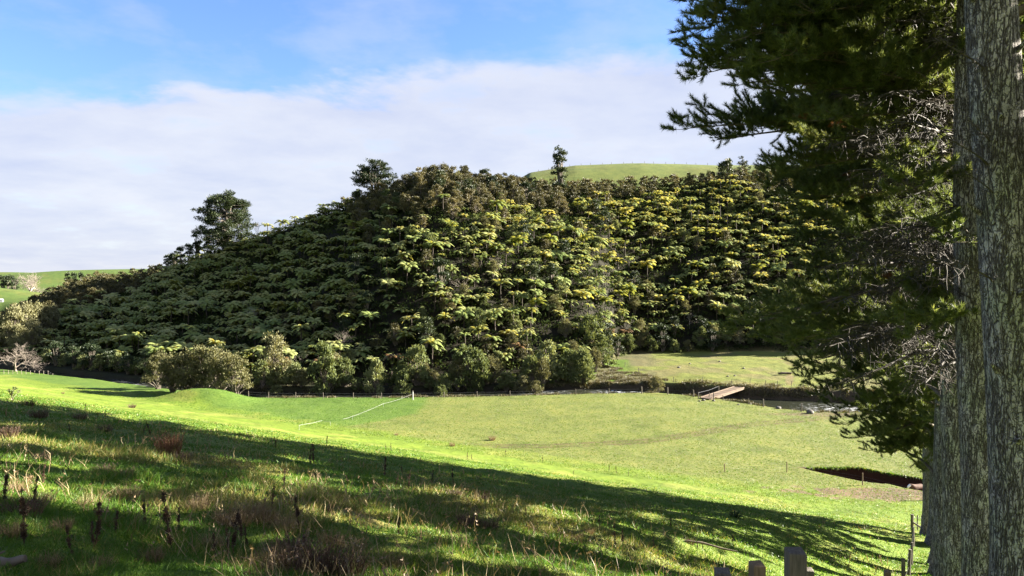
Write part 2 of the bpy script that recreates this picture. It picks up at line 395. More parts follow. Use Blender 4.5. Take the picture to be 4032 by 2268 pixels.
# ------------------------------------------------------------------ ground mesh
def build_ground():
    th = np.concatenate([np.radians(np.arange(-180, -52, 2.5)), np.radians(np.arange(-52, 18, .155)), np.radians(np.arange(18, 37, .07)), np.radians(np.arange(37, 52, .155)), np.radians(np.arange(52, 180, 2.5))])
    r = np.concatenate([[.25], .5 * 1.022 ** np.arange(0, 213)])
    r = np.concatenate([r[r < 50], np.arange(50, 80, .55), np.arange(80, 90, .4), np.arange(90, 114, .17), np.arange(114, 128, .7), np.arange(128, 176, .36), np.arange(176, 335, 1.1)])
    r = np.concatenate([r, 335 * 1.022 ** np.arange(0, 110)])
    T, Rr = np.meshgrid(th, r, indexing='ij')
    x = Rr * np.sin(T); y = Rr * np.cos(T)
    z = terrain(x, y)
    n, mm = x.shape
    V = np.stack([x, y, z], -1).reshape(-1, 3)
    i = np.arange(n)[:, None]; j = np.arange(mm - 1)[None, :]
    i2 = (i + 1) % n
    F = np.stack([i * mm + j, i2 * mm + j, i2 * mm + j + 1, i * mm + j + 1], -1).reshape(-1, 4)[:, ::-1]
    # surface colours by zone (kinds of grass, bare soil, leaf litter)
    p = px_of(x, y)
    C = np.zeros(x.shape + (3,))
    def lay(mask, c):
        nonlocal C
        C = C * (1 - mask[..., None]) + np.array(c) * mask[..., None]
    green = (.118, .172, .020); olive = (.152, .172, .045); midg = (.095, .158, .026)
    lay(np.ones_like(x), olive)
    nz = fbm(x / 6, y / 6, 51, 4); nz2 = fbm(x / 1.5, y / 1.5, 53, 3)
    # greener strip-grazed part beyond the white tape
    tape = np.interp(y, [0, 112, 118, 130, 150, 300], [-30, -30, -24, -17, -21 + 4.5, -10])
    lay(sstep(1.2, -1.2, x - tape + 3 * (nz - .5)) * (y < 215), midg)
    # bright slope
    Np = near_plane(x, y) - FLAT + 2.4 * np.exp(-((x - 46) / 18) ** 2 - ((y - 82) / 8) ** 2)
    sl = sstep(-1.6, -.8, Np + 1.2 * (nz - .5)) * (y < 180)
    lay(sl, green)
    lay(sl * sstep(.52, .66, nz) * .6, (.19, .205, .045))
    dryn = sstep(.50, .68, fbm(x / 4.5 + 3, y / 4.5, 57, 4))
    nearm = sl * sstep(40, 6, np.hypot(x, y)) * sstep(12, -6, x)
    lay(nearm * dryn * .9, (.22, .165, .075))
    # vehicle track across the paddock
    tr = np.interp(x, [-10, 5, 20, 38, 60, 80], [103, 104, 108, 120, 129, 131])
    for off in (-.9, .9):
        lay(np.exp(-((y - tr - off) / .75) ** 2) * sstep(-12, 0, x) * .8 * (.5 + .5 * (nz2 > .45)) * (1 - sl), (.10, .075, .035))
    lay(sstep(.62, .35, np.hypot((x - 53) / 16, (y - 129.5) / 3.4) + .5 * (nz - .5)) * .85, (.16, .12, .07))
    lay(sstep(.9, .6, np.hypot((x - 48.5) / 18, (y - 81) / 3.6) * .75 + 1.0 * (nz2 - .5)) * .9, (.145, .095, .065))
    # pit soil
    pn, pf = pit_edges(x)
    ip = sstep(pn + .1, pn + .7, y) * (1 - sstep(pf + .1, pf + .4, y)) * sstep(PIT['x0'] - 1, PIT['x0'] + 2, x) * (x < PIT['x1'])
    lay(ip, (.055, .024, .014))
    # river bed and banks
    rn = np.interp(p, R_PX, R_NEAR); rf = np.interp(p, R_PX, R_FAR)
    bank = sstep(rn - .5, rn + .8, y) * (1 - sstep(rf + .3, rf + 1.6, y))
    lay(bank, (.03, .026, .018)); lay(bank * sstep(560, 640, p), (.07, .055, .035))
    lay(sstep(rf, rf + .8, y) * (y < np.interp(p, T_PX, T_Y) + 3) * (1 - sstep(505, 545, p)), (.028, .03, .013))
    # far paddock
    tY = np.interp(p, T_PX, T_Y)
    far = sstep(rf + .2, rf + 1.5, y) * (y < tY + 6) * sstep(600, 625, p)
    lay(far, (.150, .170, .036)); lay(far * sstep(.5, .62, nz) * .7, (.165, .145, .06))
    lay(sstep(.9, .5, np.hypot((p - 790) / 6, (y - 165) / 11)) * far * .7, (.19, .14, .07))
    # brown bank between spur and far paddock
    lay(sstep(rf, rf + 1, y) * (y < tY) * sstep(560, 580, p) * (1 - sstep(640, 670, p)) * sstep(.36, .5, nz), (.12, .115, .05))
    lay(sstep(rf, rf + 1, y) * (y < tY) * sstep(535, 555, p) * (1 - sstep(620, 640, p)) * sstep(.56, .46, nz), (.10, .16, .02))
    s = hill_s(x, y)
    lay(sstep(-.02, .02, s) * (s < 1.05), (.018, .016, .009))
    lay(sstep(1.05, 1.12, s) * sstep(500, 530, p), (.125, .155, .038))
    lay(sstep(1.0, 1.05, s) * (p < 500), (.088, .135, .030))
    lay(sstep(.56, .7, fbm(x / 25, y / 9, 71, 4)) * (y > 380) * .5, (.15, .15, .04))
    C = C * (.62 + .07 * sl)[..., None]
    C4 = np.concatenate([C, np.ones(x.shape + (1,))], -1).reshape(-1, 4)
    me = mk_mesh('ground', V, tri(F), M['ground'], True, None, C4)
    tag(obj('ground', me), kind='structure')

build_ground()

def build_river():
    pxs = np.concatenate([np.linspace(-300, 0, 12), np.linspace(5, 1024, 240), np.linspace(1030, 1300, 10)])
    rn = np.interp(pxs, R_PX, R_NEAR) - 1.5; rf = np.interp(pxs, R_PX, R_FAR) + 1.5
    k = 24
    V, A = [], []
    for p, a, b in zip(pxs, rn, rf):
        yy = np.linspace(a, b, k); xx = (p - 512) / FPX * yy
        V.append(np.stack([xx, yy, np.full(k, WATER) - .0012 * xx], -1))
        f = max(0, 1 - abs(p - 850) / 60) * np.clip((b - 4 - yy) / 6, 0, 1) + max(0, 1 - abs(p - 625) / 38) + .6 * max(0, 1 - abs(p - 545) / 30) + .35 * max(0, 1 - abs(p - 132) / 25)
        A.append(np.clip(f * 1.3, 0, 1) * np.ones(k))
    n = len(pxs)
    i = np.arange(n - 1)[:, None] * k; j = np.arange(k - 1)[None, :]
    F = np.stack([i + j, i + k + j, i + k + j + 1, i + j + 1], -1).reshape(-1, 4)
    me = mk_mesh('river', np.concatenate(V), tri(F), M['water'], True, {'v': np.concatenate(A)})
    tag(obj('river', me), kind='structure')
build_river()

# ------------------------------------------------------------------ plants: generators
def leaf_tris(P, D, L, W, rng, tilt=.5):
    """triangular leaves at P pointing along D (n x 3)"""
    n = len(P)
    D = D / (np.linalg.norm(D, axis=1)[:, None] + 1e-9)
    R = rng.normal(size=(n, 3)); Sd = np.cross(D, R); Sd /= (np.linalg.norm(Sd, axis=1)[:, None] + 1e-9)
    L = np.broadcast_to(L, (n,))[:, None]; W = np.broadcast_to(W, (n,))[:, None]
    V = np.stack([P - Sd * W * .5, P + Sd * W * .5, P + D * L], 1).reshape(-1, 3)
    F = np.arange(3 * n).reshape(-1, 3)
    return V, F

def fern_crown(seed, nf=19, npin=13, L=3.7):
    rng = np.random.default_rng(seed); mb = MB()
    ga = PI * (3 - 5 ** .5)
    for k in range(nf):
        az = k * ga + rng.uniform(-.2, .2); tier = k / nf
        ln = L * rng.uniform(.82, 1.1) * (1 - .2 * tier)
        up = .22 + .50 * tier + rng.uniform(-.08, .08)
        u = np.linspace(.06, 1, npin)
        r = ln * (u * .95 - .12 * u ** 3); h = ln * (up * u * 1.25 - (.42 + .25 * up) * u ** 2.3)
        bend = rng.uniform(-.15, .15)
        a = az + bend * u ** 2
        rad = np.stack([np.cos(a), np.sin(a)], -1)
        P = np.concatenate([rad * r[:, None], h[:, None]], 1)
        T = np.gradient(P, axis=0); T /= np.linalg.norm(T, axis=1)[:, None]
        side = np.cross(T, [0, 0, 1.0]); side /= (np.linalg.norm(side, axis=1)[:, None] + 1e-9)
        w = ln * .22 * np.sin(np.clip(PI * (u * .80 + .14), 0, PI)) ** .8 + .05
        du = ln / npin * .95
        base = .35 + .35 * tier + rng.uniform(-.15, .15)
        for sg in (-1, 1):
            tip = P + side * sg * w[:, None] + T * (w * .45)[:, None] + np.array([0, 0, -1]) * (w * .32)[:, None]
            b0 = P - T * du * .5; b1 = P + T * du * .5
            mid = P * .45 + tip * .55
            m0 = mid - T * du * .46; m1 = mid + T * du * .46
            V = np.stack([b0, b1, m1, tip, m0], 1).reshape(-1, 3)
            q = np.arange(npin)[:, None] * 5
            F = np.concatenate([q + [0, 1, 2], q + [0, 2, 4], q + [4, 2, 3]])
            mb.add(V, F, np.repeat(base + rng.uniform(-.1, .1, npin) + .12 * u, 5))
    return mb

def fern_trunk(h, seed):
    rng = np.random.default_rng(seed); mb = MB()
    n = 7; z = np.linspace(-.6, h, n)
    P = np.stack([rng.normal(0, .05, n).cumsum(), rng.normal(0, .05, n).cumsum(), z], -1); P[-1, :2] *= .5
    P[:, :2] -= P[-1, :2]
    tube(mb, P, np.linspace(.20, .12, n), 7)
    return mb

def shrub(seed, w=4.0, h=5.0, kind='dome', nl=1500, leaf=.3, trunk_frac=.3, lobes=14):
    """returns trunk mesh builder, crown mesh builder: lobes of leaves carried by limbs"""
    rng = np.random.default_rng(seed); tm, cm = MB(), MB()
    nst = rng.integers(2, 5)
    cents = []
    for k in range(lobes):
        if kind == 'column':
            zz = rng.uniform(.12, .96) * h; rr = w * .5 * (1 - abs(zz / h - .45) * 1.1) * rng.uniform(.2, .8)
        elif kind == 'up':
            f = rng.uniform(0, 1) ** .6; zz = h * (.45 + .5 * f * rng.uniform(.8, 1.1)); rr = w * .5 * rng.uniform(.1, .85) * (1.15 - .5 * f)
        else:
            f = rng.uniform(.1, 1); zz = h * (trunk_frac + (1 - trunk_frac) * f * .88); rr = w * .5 * math.sqrt(max(0.02, 1 - (f * .95) ** 2)) * rng.uniform(.35, .9)
        a = rng.uniform(0, 2 * PI)
        cents.append((rr * math.cos(a), rr * math.sin(a), zz))
    cents = np.array(cents)
    # trunk and limbs
    for c in cents:
        s0 = np.array([rng.uniform(-.12, .12) * w * .3, rng.uniform(-.12, .12) * w * .3, -.4])
        m1 = np.array([c[0] * .35, c[1] * .35, c[2] * .5])
        tube(tm, [s0, m1, c * np.array([.8, .8, .92])], [.035 * h * .55, .02 * h * .5, .006 * h], 4, cap=False)
    per = nl // lobes
    for k, c in enumerate(cents):
        R = w * rng.uniform(.09, .16) if kind == 'scrub' else w * rng.uniform(.13, .22) if kind != 'column' else w * rng.uniform(.16, .24)
        fl = .75 if kind == 'dome' else 1.15
        d = rng.normal(size=(per, 3)); d /= np.linalg.norm(d, axis=1)[:, None]
        d[:, 2] = np.where(d[:, 2] < -.3, -d[:, 2] * .6, d[:, 2])
        rad = R * rng.uniform(.35, 1.08, per)[:, None] * (1 + .35 * (vnoise(d[:, 0] * 3 + k, d[:, 1] * 3 + d[:, 2] * 2, seed)[:, None] - .5))
        P = c + d * rad * np.array([1, 1, fl])
        D = d * .7 + rng.normal(0, .55, (per, 3)) + np.array([0, 0, .45 if kind != 'dome' else .2])
        V, F = leaf_tris(P, D, leaf * rng.uniform(.7, 1.3, per), leaf * rng.uniform(.6, 1.0, per), rng)
        cm.add(V, F, np.repeat(np.clip(.5 + rng.normal(0, .18, per) + rng.uniform(-.15, .15), 0, 1), 3))
    return tm, cm

def branching(seed, h, spread=.8, levels=4, r0=.16, up=.55, kids=(3, 4), trunk=.28):
    """a bare branching tree, one mesh builder"""
    rng = np.random.default_rng(seed); mb = MB()
    def grow(p, d, l, r, lev):
        n = 4; pts = [p]
        for k in range(n - 1):
            d = d + rng.normal(0, .13, 3) + np.array([0, 0, .05 * up]); d = d / np.linalg.norm(d)
            pts.append(pts[-1] + d * l / (n - 1))
        tube(mb, pts, np.linspace(r, r * .6, n), 5 if lev < 2 else 3, rng.uniform(.2, .9), cap=False)
        if lev >= levels: return
        for k in range(rng.integers(kids[0], kids[1] + 1)):
            t = rng.uniform(.45, 1.0); q = np.array(pts[0]) * (1 - t) + np.array(pts[-1]) * t if k else np.array(pts[-1])
            nd = d + rng.normal(0, spread * .55, 3) + np.array([0, 0, up * .25]); nd /= np.linalg.norm(nd)
            grow(q, nd, l * rng.uniform(.6, .85), r * .55, lev + 1)
    grow(np.array([0, 0, -.3]), np.array([0, 0, 1.0]), h * trunk, r0, 0)
    return mb

def layered_pine(seed, h, w, low=.12, nb=46, leaf=.34, dens=60, stems=3, lean=0):
    """open conifer: stems, boughs and upturned clumps with sky showing through"""
    rng = np.random.default_rng(seed); tm, cm = MB(), MB()
    ends = []
    for s in range(stems):
        a = 2 * PI * s / stems + rng.uniform(0, 1); f = .0 if s == 0 else rng.uniform(.10, .24)
        top = np.array([math.cos(a) * w * f + lean, math.sin(a) * w * f, h * (.97 if s == 0 else rng.uniform(.72, .92))])
        u = np.linspace(0, 1, 6)[:, None]
        P = top * np.concatenate([u ** 1.3, u ** 1.3, u], 1) + np.array([0, 0, -.4]); P[:, :2] += rng.normal(0, .1, (6, 2)) * u
        tube(tm, P, np.linspace(.028 * h, .006 * h, 6), 6); ends.append(P)
    for k in range(nb):
        P = ends[rng.integers(stems)]; u = low + (1 - low) * (k + rng.uniform()) / nb
        b = np.array([np.interp(u, np.linspace(0, 1, 6), P[:, i]) for i in range(3)])
        prof = max(.25, math.sqrt(max(0, 1 - ((u - .40) / .63) ** 2)))
        a = rng.uniform(0, 2 * PI); ln = w * .5 * prof * rng.uniform(.75, 1.05)
        d = np.array([math.cos(a), math.sin(a), 0]); e = d * w * .5 * prof * rng.uniform(.65, 1.02)
        e[2] = b[2] + ln * rng.uniform(.05, .38)
        m_ = (b + e) / 2; m_[2] = b[2] + (e[2] - b[2]) * .25
        tube(tm, [b, m_, e], [.008 * h, .005 * h, .002 * h], 3, cap=False)
        for q in range(rng.integers(4, 7)):
            t = rng.uniform(.45, 1.0); c = (1 - t) ** 2 * b + 2 * t * (1 - t) * m_ + t * t * e + rng.normal(0, w * .035, 3) * [1, 1, .4]
            R = w * rng.uniform(.035, .06); n = dens // 2
            dd = rng.normal(size=(n, 3)); dd /= np.linalg.norm(dd, axis=1)[:, None]
            PP = c + dd * R * np.array([1.3, 1.3, .75]) * rng.uniform(.3, 1, n)[:, None]
            V, F = leaf_tris(PP, dd * .5 + np.array([0, 0, .6]) + d * .35 + rng.normal(0, .3, (n, 3)), leaf * rng.uniform(.7, 1.3, n), leaf * .6, rng)
            cm.add(V, F, np.repeat(np.clip(rng.normal(.45, .2, n), 0, 1), 3))
    return tm, cm

# ------------------------------------------------------------------ tree ferns on the hill
def zone_label(px, s):
    row = 'low' if s < .3 else ('halfway up' if s < .66 else 'high')
    if px < 150: z = 'the shaded flank above the bare winter tree'
    elif px < 300: z = 'the shaded flank under the large ridge pine'
    elif px < 400: z = 'the sunlit edge of the spur beside its shaded flank'
    elif px < 500: z = 'the spur face below the brown scrubby summit'
    elif px < 600: z = 'the hillside below the tall narrow tree'
    else: z = 'the hillside behind the far paddock and footbridge'
    return f'tree fern {row} on {z}', f'tree ferns {row} on {z}'

def hill_point(px, s):
    ty = np.interp(px, T_PX, T_Y); gy = np.interp(px, G_PX, G_Y)
    y = ty + s * (gy - ty); x = (px - 512) / FPX * y
    return float(x), float(y), tz(x, y)

def scatter(spacing, x0, x1, y0, y1, rng):
    nx = int((x1 - x0) / spacing); ny = int((y1 - y0) / spacing)
    gx, gy = np.meshgrid(np.arange(nx), np.arange(ny), indexing='ij')
    x = x0 + (gx + .5 * (gy % 2) + rng.uniform(-.42, .42, gx.shape)) * spacing
    y = y0 + (gy + rng.uniform(-.42, .42, gx.shape)) * spacing
    return x.ravel(), y.ravel()

def kanuka_zone(p, s, x, y):
    """brown scrub instead of ferns: summit, ridge and a few patches"""
    n = fbm(x / 14, y / 14, 91, 3)
    lim = np.interp(p, [-300, 20, 60, 120, 160, 230, 330, 360, 420, 480, 560, 600, 700, 760, 850], [.2, .2, .5, .62, .93, 1.3, 1.15, .66, .52, .58, .72, .80, .84, .80, .8])
    return s > lim + .30 * (n - .5)

def build_ferns():
    rng = np.random.default_rng(11)
    cx_ = rng.uniform(-330, 200, 16000); cy_ = rng.uniform(160, 335, 16000)
    rad = 1.95 + 1.9 * fbm(cx_ / 11, cy_ / 11, 85, 3)
    pre = (hill_s(cx_, cy_) > .02) & (hill_s(cx_, cy_) < 1.04); cx_, cy_, rad = cx_[pre], cy_[pre], rad[pre]
    ax_ = np.empty(len(cx_)); ay_ = np.empty(len(cx_)); m_ = 0
    for a, b, r_ in zip(cx_, cy_, rad):
        if m_ == 0 or ((ax_[:m_] - a) ** 2 + (ay_[:m_] - b) ** 2).min() > r_ * r_:
            ax_[m_], ay_[m_] = a, b; m_ += 1
    x, y = ax_[:m_], ay_[:m_]
    p = 512 + FPX * x / y; s = hill_s(x, y)
    gap = fbm(x / 9, y / 9, 81, 3)
    ok = (s > .025) & (s < 1.03) & (p > -60) & (p < 930) & (gap > .36) & ~kanuka_zone(p, s, x, y)
    # fewer ferns on the lowest band (riverside bushes stand there)
    ok &= ~((s < .10) & (rng.uniform(size=len(x)) < .45))
    x, y, p, s = x[ok], y[ok], p[ok], s[ok]
    z = terrain(x, y); n = len(x)
    h = rng.uniform(2.6, 5.4, n) * (1 - .25 * (s > .9)); h = np.where(rng.uniform(size=n) < .35, h * .55, h)
    sc = rng.uniform(.55, 1.04, n)
    vis = (p > 2) & (p < 830)
    size = np.where(vis, sc * (h > 2.4) / y, 0)
    order = np.argsort(-size)
    indiv = np.zeros(n, bool); indiv[order[:300]] = True
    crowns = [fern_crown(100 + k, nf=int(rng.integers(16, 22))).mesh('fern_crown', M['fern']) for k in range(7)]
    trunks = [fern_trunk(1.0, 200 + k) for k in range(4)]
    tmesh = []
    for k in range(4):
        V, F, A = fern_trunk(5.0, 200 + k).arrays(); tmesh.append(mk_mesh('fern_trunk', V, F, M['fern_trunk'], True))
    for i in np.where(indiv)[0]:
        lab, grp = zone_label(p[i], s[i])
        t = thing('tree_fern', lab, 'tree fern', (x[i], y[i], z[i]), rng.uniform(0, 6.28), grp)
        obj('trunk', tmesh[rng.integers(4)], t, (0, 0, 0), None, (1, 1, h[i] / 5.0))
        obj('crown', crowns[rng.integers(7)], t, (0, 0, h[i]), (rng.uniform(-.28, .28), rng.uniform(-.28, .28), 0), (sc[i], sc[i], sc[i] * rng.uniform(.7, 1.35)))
    lo = [fern_crown(150 + k, nf=14, npin=9).arrays() for k in range(6)]
    lt = fern_trunk(1.0, 230).arrays()
    VV, FF, AA, nn = [], [], [], 0
    TV, TF, nt = [], [], 0
    # low ferns filling the gaps
    ux = rng.uniform(-330, 200, 5200); uy = rng.uniform(160, 335, 5200); up_ = 512 + FPX * ux / uy; us = hill_s(ux, uy)
    uk = (us > .03) & (us < 1.0) & (up_ > -20) & (up_ < 860) & ~kanuka_zone(up_, us - .05, ux, uy)
    ux, uy = ux[uk], uy[uk]; k0 = len(x)
    x = np.concatenate([x, ux]); y = np.concatenate([y, uy]); z = np.concatenate([z, terrain(ux, uy)])
    h = np.concatenate([h, rng.uniform(.5, 2.2, len(ux))]); sc = np.concatenate([sc, rng.uniform(.45, .85, len(ux))]); indiv = np.concatenate([indiv, np.zeros(len(ux), bool)])
    for i in np.where(~indiv)[0]:
        V, F, A = lo[rng.integers(6)]
        a = rng.uniform(0, 6.28); c, sn = math.cos(a), math.sin(a)
        W = V * sc[i] @ np.array([[c, sn, 0], [-sn, c, 0], [0, 0, 1]]); W = W + np.array([0, 0, 1]) * (W[:, :1] * rng.uniform(-.15, .15) + W[:, 1:2] * rng.uniform(-.15, .15))
        VV.append(W + [x[i], y[i], z[i] + h[i]]); FF.append(F + nn); AA.append(np.clip(A * .7 + rng.uniform(0, .35), 0, 1)); nn += len(V)
        TV.append(lt[0] * [1, 1, h[i]] + [x[i], y[i], z[i]]); TF.append(lt[1] + nt); nt += len(lt[0])
    o = obj('tree_fern_canopy', mk_mesh('fern_canopy', np.concatenate(VV), np.concatenate(FF), M['fern_mass'], False, {'v': np.concatenate(AA)}))
    tag(o, 'mass of smaller tree ferns filling the hillside between the larger ones', 'tree ferns', None, 'stuff')
    o2 = obj('fern_stems', mk_mesh('fern_stems', np.concatenate(TV), np.concatenate(TF), M['fern_trunk'], True), o)
    print('ferns', n)

M['fern_mass'] = leaf_mat('fern_frond_mass', [(0, (.045, .095, .032)), (.5, (.195, .240, .075)), (1, (.40, .39, .17))], trans=.36, rnd=0.0, tint=(1.65, 1.3, .65), gloss=.02, rough=.65)
build_ferns()

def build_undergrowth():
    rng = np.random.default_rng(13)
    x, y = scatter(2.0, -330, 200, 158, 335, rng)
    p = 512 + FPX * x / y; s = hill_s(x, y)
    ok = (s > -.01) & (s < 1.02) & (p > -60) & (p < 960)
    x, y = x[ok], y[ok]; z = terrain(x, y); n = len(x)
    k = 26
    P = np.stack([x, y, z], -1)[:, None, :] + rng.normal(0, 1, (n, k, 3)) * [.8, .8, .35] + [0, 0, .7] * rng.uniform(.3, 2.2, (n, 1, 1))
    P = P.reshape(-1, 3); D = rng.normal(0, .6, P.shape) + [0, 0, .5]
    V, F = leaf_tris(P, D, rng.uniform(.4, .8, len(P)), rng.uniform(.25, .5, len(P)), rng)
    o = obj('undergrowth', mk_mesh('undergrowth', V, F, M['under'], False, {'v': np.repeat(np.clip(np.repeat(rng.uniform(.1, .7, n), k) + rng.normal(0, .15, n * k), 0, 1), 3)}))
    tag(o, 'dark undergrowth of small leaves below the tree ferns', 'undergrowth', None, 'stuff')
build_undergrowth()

# ------------------------------------------------------------------ scrub and trees on the hill
PROTO = {}
def proto(kind, k):
    key = (kind, k)
    if key in PROTO: return PROTO[key]
    sd = 300 + hash(kind) % 1 + sum(map(ord, kind)) + 17 * k
    if kind == 'kanuka':  t, c = shrub(sd, 5.2, 5.6, 'scrub', 2900, .25, .10, lobes=34); mats = ('trunk', 'kanuka')
    elif kind == 'broad': t, c = shrub(sd, 4.6, 4.6, 'scrub', 2600, .27, .03, lobes=30); mats = ('trunk', 'broad')
    elif kind == 'willow': t, c = shrub(sd, 6.5, 7.0, 'scrub', 3800, .28, .10, lobes=46); mats = ('trunk', 'willow')
    elif kind == 'dark': t, c = shrub(sd, 5.0, 6.5, 'dome', 2400, .30, .15, lobes=22); mats = ('trunk', 'darkleaf')
    elif kind == 'column': t, c = shrub(sd, 3.2, 9.0, 'column', 2400, .28, lobes=26); mats = ('trunk', 'darkleaf')
    PROTO[key] = (t.mesh(kind + '_trunk', M[mats[0]]), c.mesh(kind + '_crown', M[mats[1]]))
    return PROTO[key]

def plant(kind, k, name, label, group, loc, scale, rz=None, cat='tree'):
    t = thing(name, label, cat, loc, random.uniform(0, 6.28) if rz is None else rz, group, scale)
    a, b = proto(kind, k)
    obj('trunk', a, t); obj('crown', b, t)
    return t

M['kanuka_mass'] = leaf_mat('brown_scrub_mass', [(0, (.036, .038, .015)), (.5, (.085, .080, .032)), (1, (.165, .135, .062))], trans=.22, rnd=0)
def build_scrub():
    rng = np.random.default_rng(17)
    x, y = scatter(4.7, -330, 200, 170, 335, rng)
    p = 512 + FPX * x / y; s = hill_s(x, y)
    ok = (s > .03) & (s < 1.05) & (p > -8) & (p < 850) & kanuka_zone(p, s, x, y)
    ok &= ~((s > 1.03) & (p < 380))
    x, y, p, s = x[ok], y[ok], p[ok], s[ok]; z = terrain(x, y)
    keep = np.argsort(y)[:180]; rest = np.argsort(y)[180:]
    VV, FF, AA, nn = [], [], [], 0
    for i in rest:
        V, F, A = shrub(3000 + int(i) % 5, 5.2, 5.6, 'scrub', 1100, .36, .10, lobes=22)[1].arrays()
        a = rng.uniform(0, 6.28); c_, s_ = math.cos(a), math.sin(a); sc = rng.uniform(.8, 1.2)
        VV.append(V * sc @ np.array([[c_, s_, 0], [-s_, c_, 0], [0, 0, 1]]) + [x[i], y[i], z[i]]); FF.append(F + nn); AA.append(np.clip(A * .5 + rng.uniform(0, .5), 0, 1)); nn += len(V)
    if nn:
        tag(obj('ridge_scrub', mk_mesh('ridge_scrub', np.concatenate(VV), np.concatenate(FF), M['kanuka_mass'], False, {'v': np.concatenate(AA)})), 'mass of brown scrub crowns along the farther parts of the ridge', 'scrub', None, 'stuff')
    for i in keep:
        if p[i] < 75: l = 'brown scrubby tree at the low end of the ridge beside the far green hills'
        elif p[i] < 200: l = 'brown scrubby tree along the low shoulder of the ridge'
        elif p[i] < 380: l = 'brown scrubby tree on the ridge between the big pine and the umbrella pine'
        elif p[i] < 470: l = 'brown scrubby tree on the rounded summit beside the umbrella pine'
        elif p[i] < 550: l = 'brown scrubby tree on the summit shoulder before the tall narrow tree'
        elif p[i] < 700: l = 'brown scrubby tree on the ridge below the skyline pasture'
        else: l = 'brown scrubby tree on the ridge beside the dark round tree'
        sc = rng.uniform(.75, 1.2)
        dk = rng.uniform() < .12
        if dk: l = l.replace('brown scrubby', 'dark bushy')
        plant('dark' if dk else 'kanuka', int(rng.integers(4)), 'scrub_tree', l, l.replace('tree', 'trees', 1), (x[i], y[i], z[i] - .2), (sc, sc, sc * rng.uniform(.85, 1.2)))
    print('scrub', len(x))
    # brown bushy trees standing among the ferns
    spots = [(505, .58, 1.0), (548, .62, .9), (578, .55, 1.1), (592, .70, 1.1), (565, .72, 1.0), (438, .70, .9), (455, .62, .8), (418, .55, .8), (405, .62, 1.1),
             (520, .66, .8), (545, .45, .9), (440, .30, .7), (505, .20, .8), (474, .33, .7), (612, .64, .8), (330, .24, .6), (300, .22, .55), (285, .33, .7), (318, .30, .7), (190, .20, .6), (172, .17, .5), (225, .18, .7)]
    for i, (px, ss, sc) in enumerate(spots):
        x_, y_, z_ = hill_point(px, ss)
        l = ('rusty brown bush breaking the shaded fern slope above the riverside clump' if px < 340 else
             'brown bushy tree among the ferns below the rounded summit' if px < 500 else 'grey brown bushy tree among the sunlit ferns below the tall narrow tree')
        plant('kanuka', i % 4, 'scrub_tree', l, l.replace('bush ', 'bushes ').replace('tree ', 'trees ', 1), (x_, y_, z_), sc)
build_scrub()

def build_hill_bushes():
    rng = np.random.default_rng(37)
    pts = []
    while len(pts) < 104:
        px, s_ = rng.uniform(335, 830), rng.uniform(.06, .82) ** 1.25
        if all(abs(px - a) > 8 or abs(s_ - b) > .06 for a, b in pts): pts.append((px, s_))
    for i, (px, s_) in enumerate(pts):
        x, y, z = hill_point(px, s_); kd = ('broad', 'kanuka', 'willow', 'broad', 'dark')[i % 5]
        sc = rng.uniform(.65, 1.15) * (.75 if kd == 'willow' else 1)
        c = {'broad': 'green leafy', 'kanuka': 'brownish scrubby', 'willow': 'olive grey', 'dark': 'dark leafy'}[kd]
        w = 'low on the spur' if s_ < .3 else 'half way up the spur' if s_ < .55 else 'high on the spur'
        if px > 600: w = w.replace('the spur', 'the hillside behind the far paddock')
        l = f'{c} tree standing among tree ferns {w}'
        plant(kd, i % 4, 'hill_tree', l, l.replace('tree ', 'trees ', 1), (x, y, z - .2), (sc, sc, sc * rng.uniform(.9, 1.35)))
build_hill_bushes()

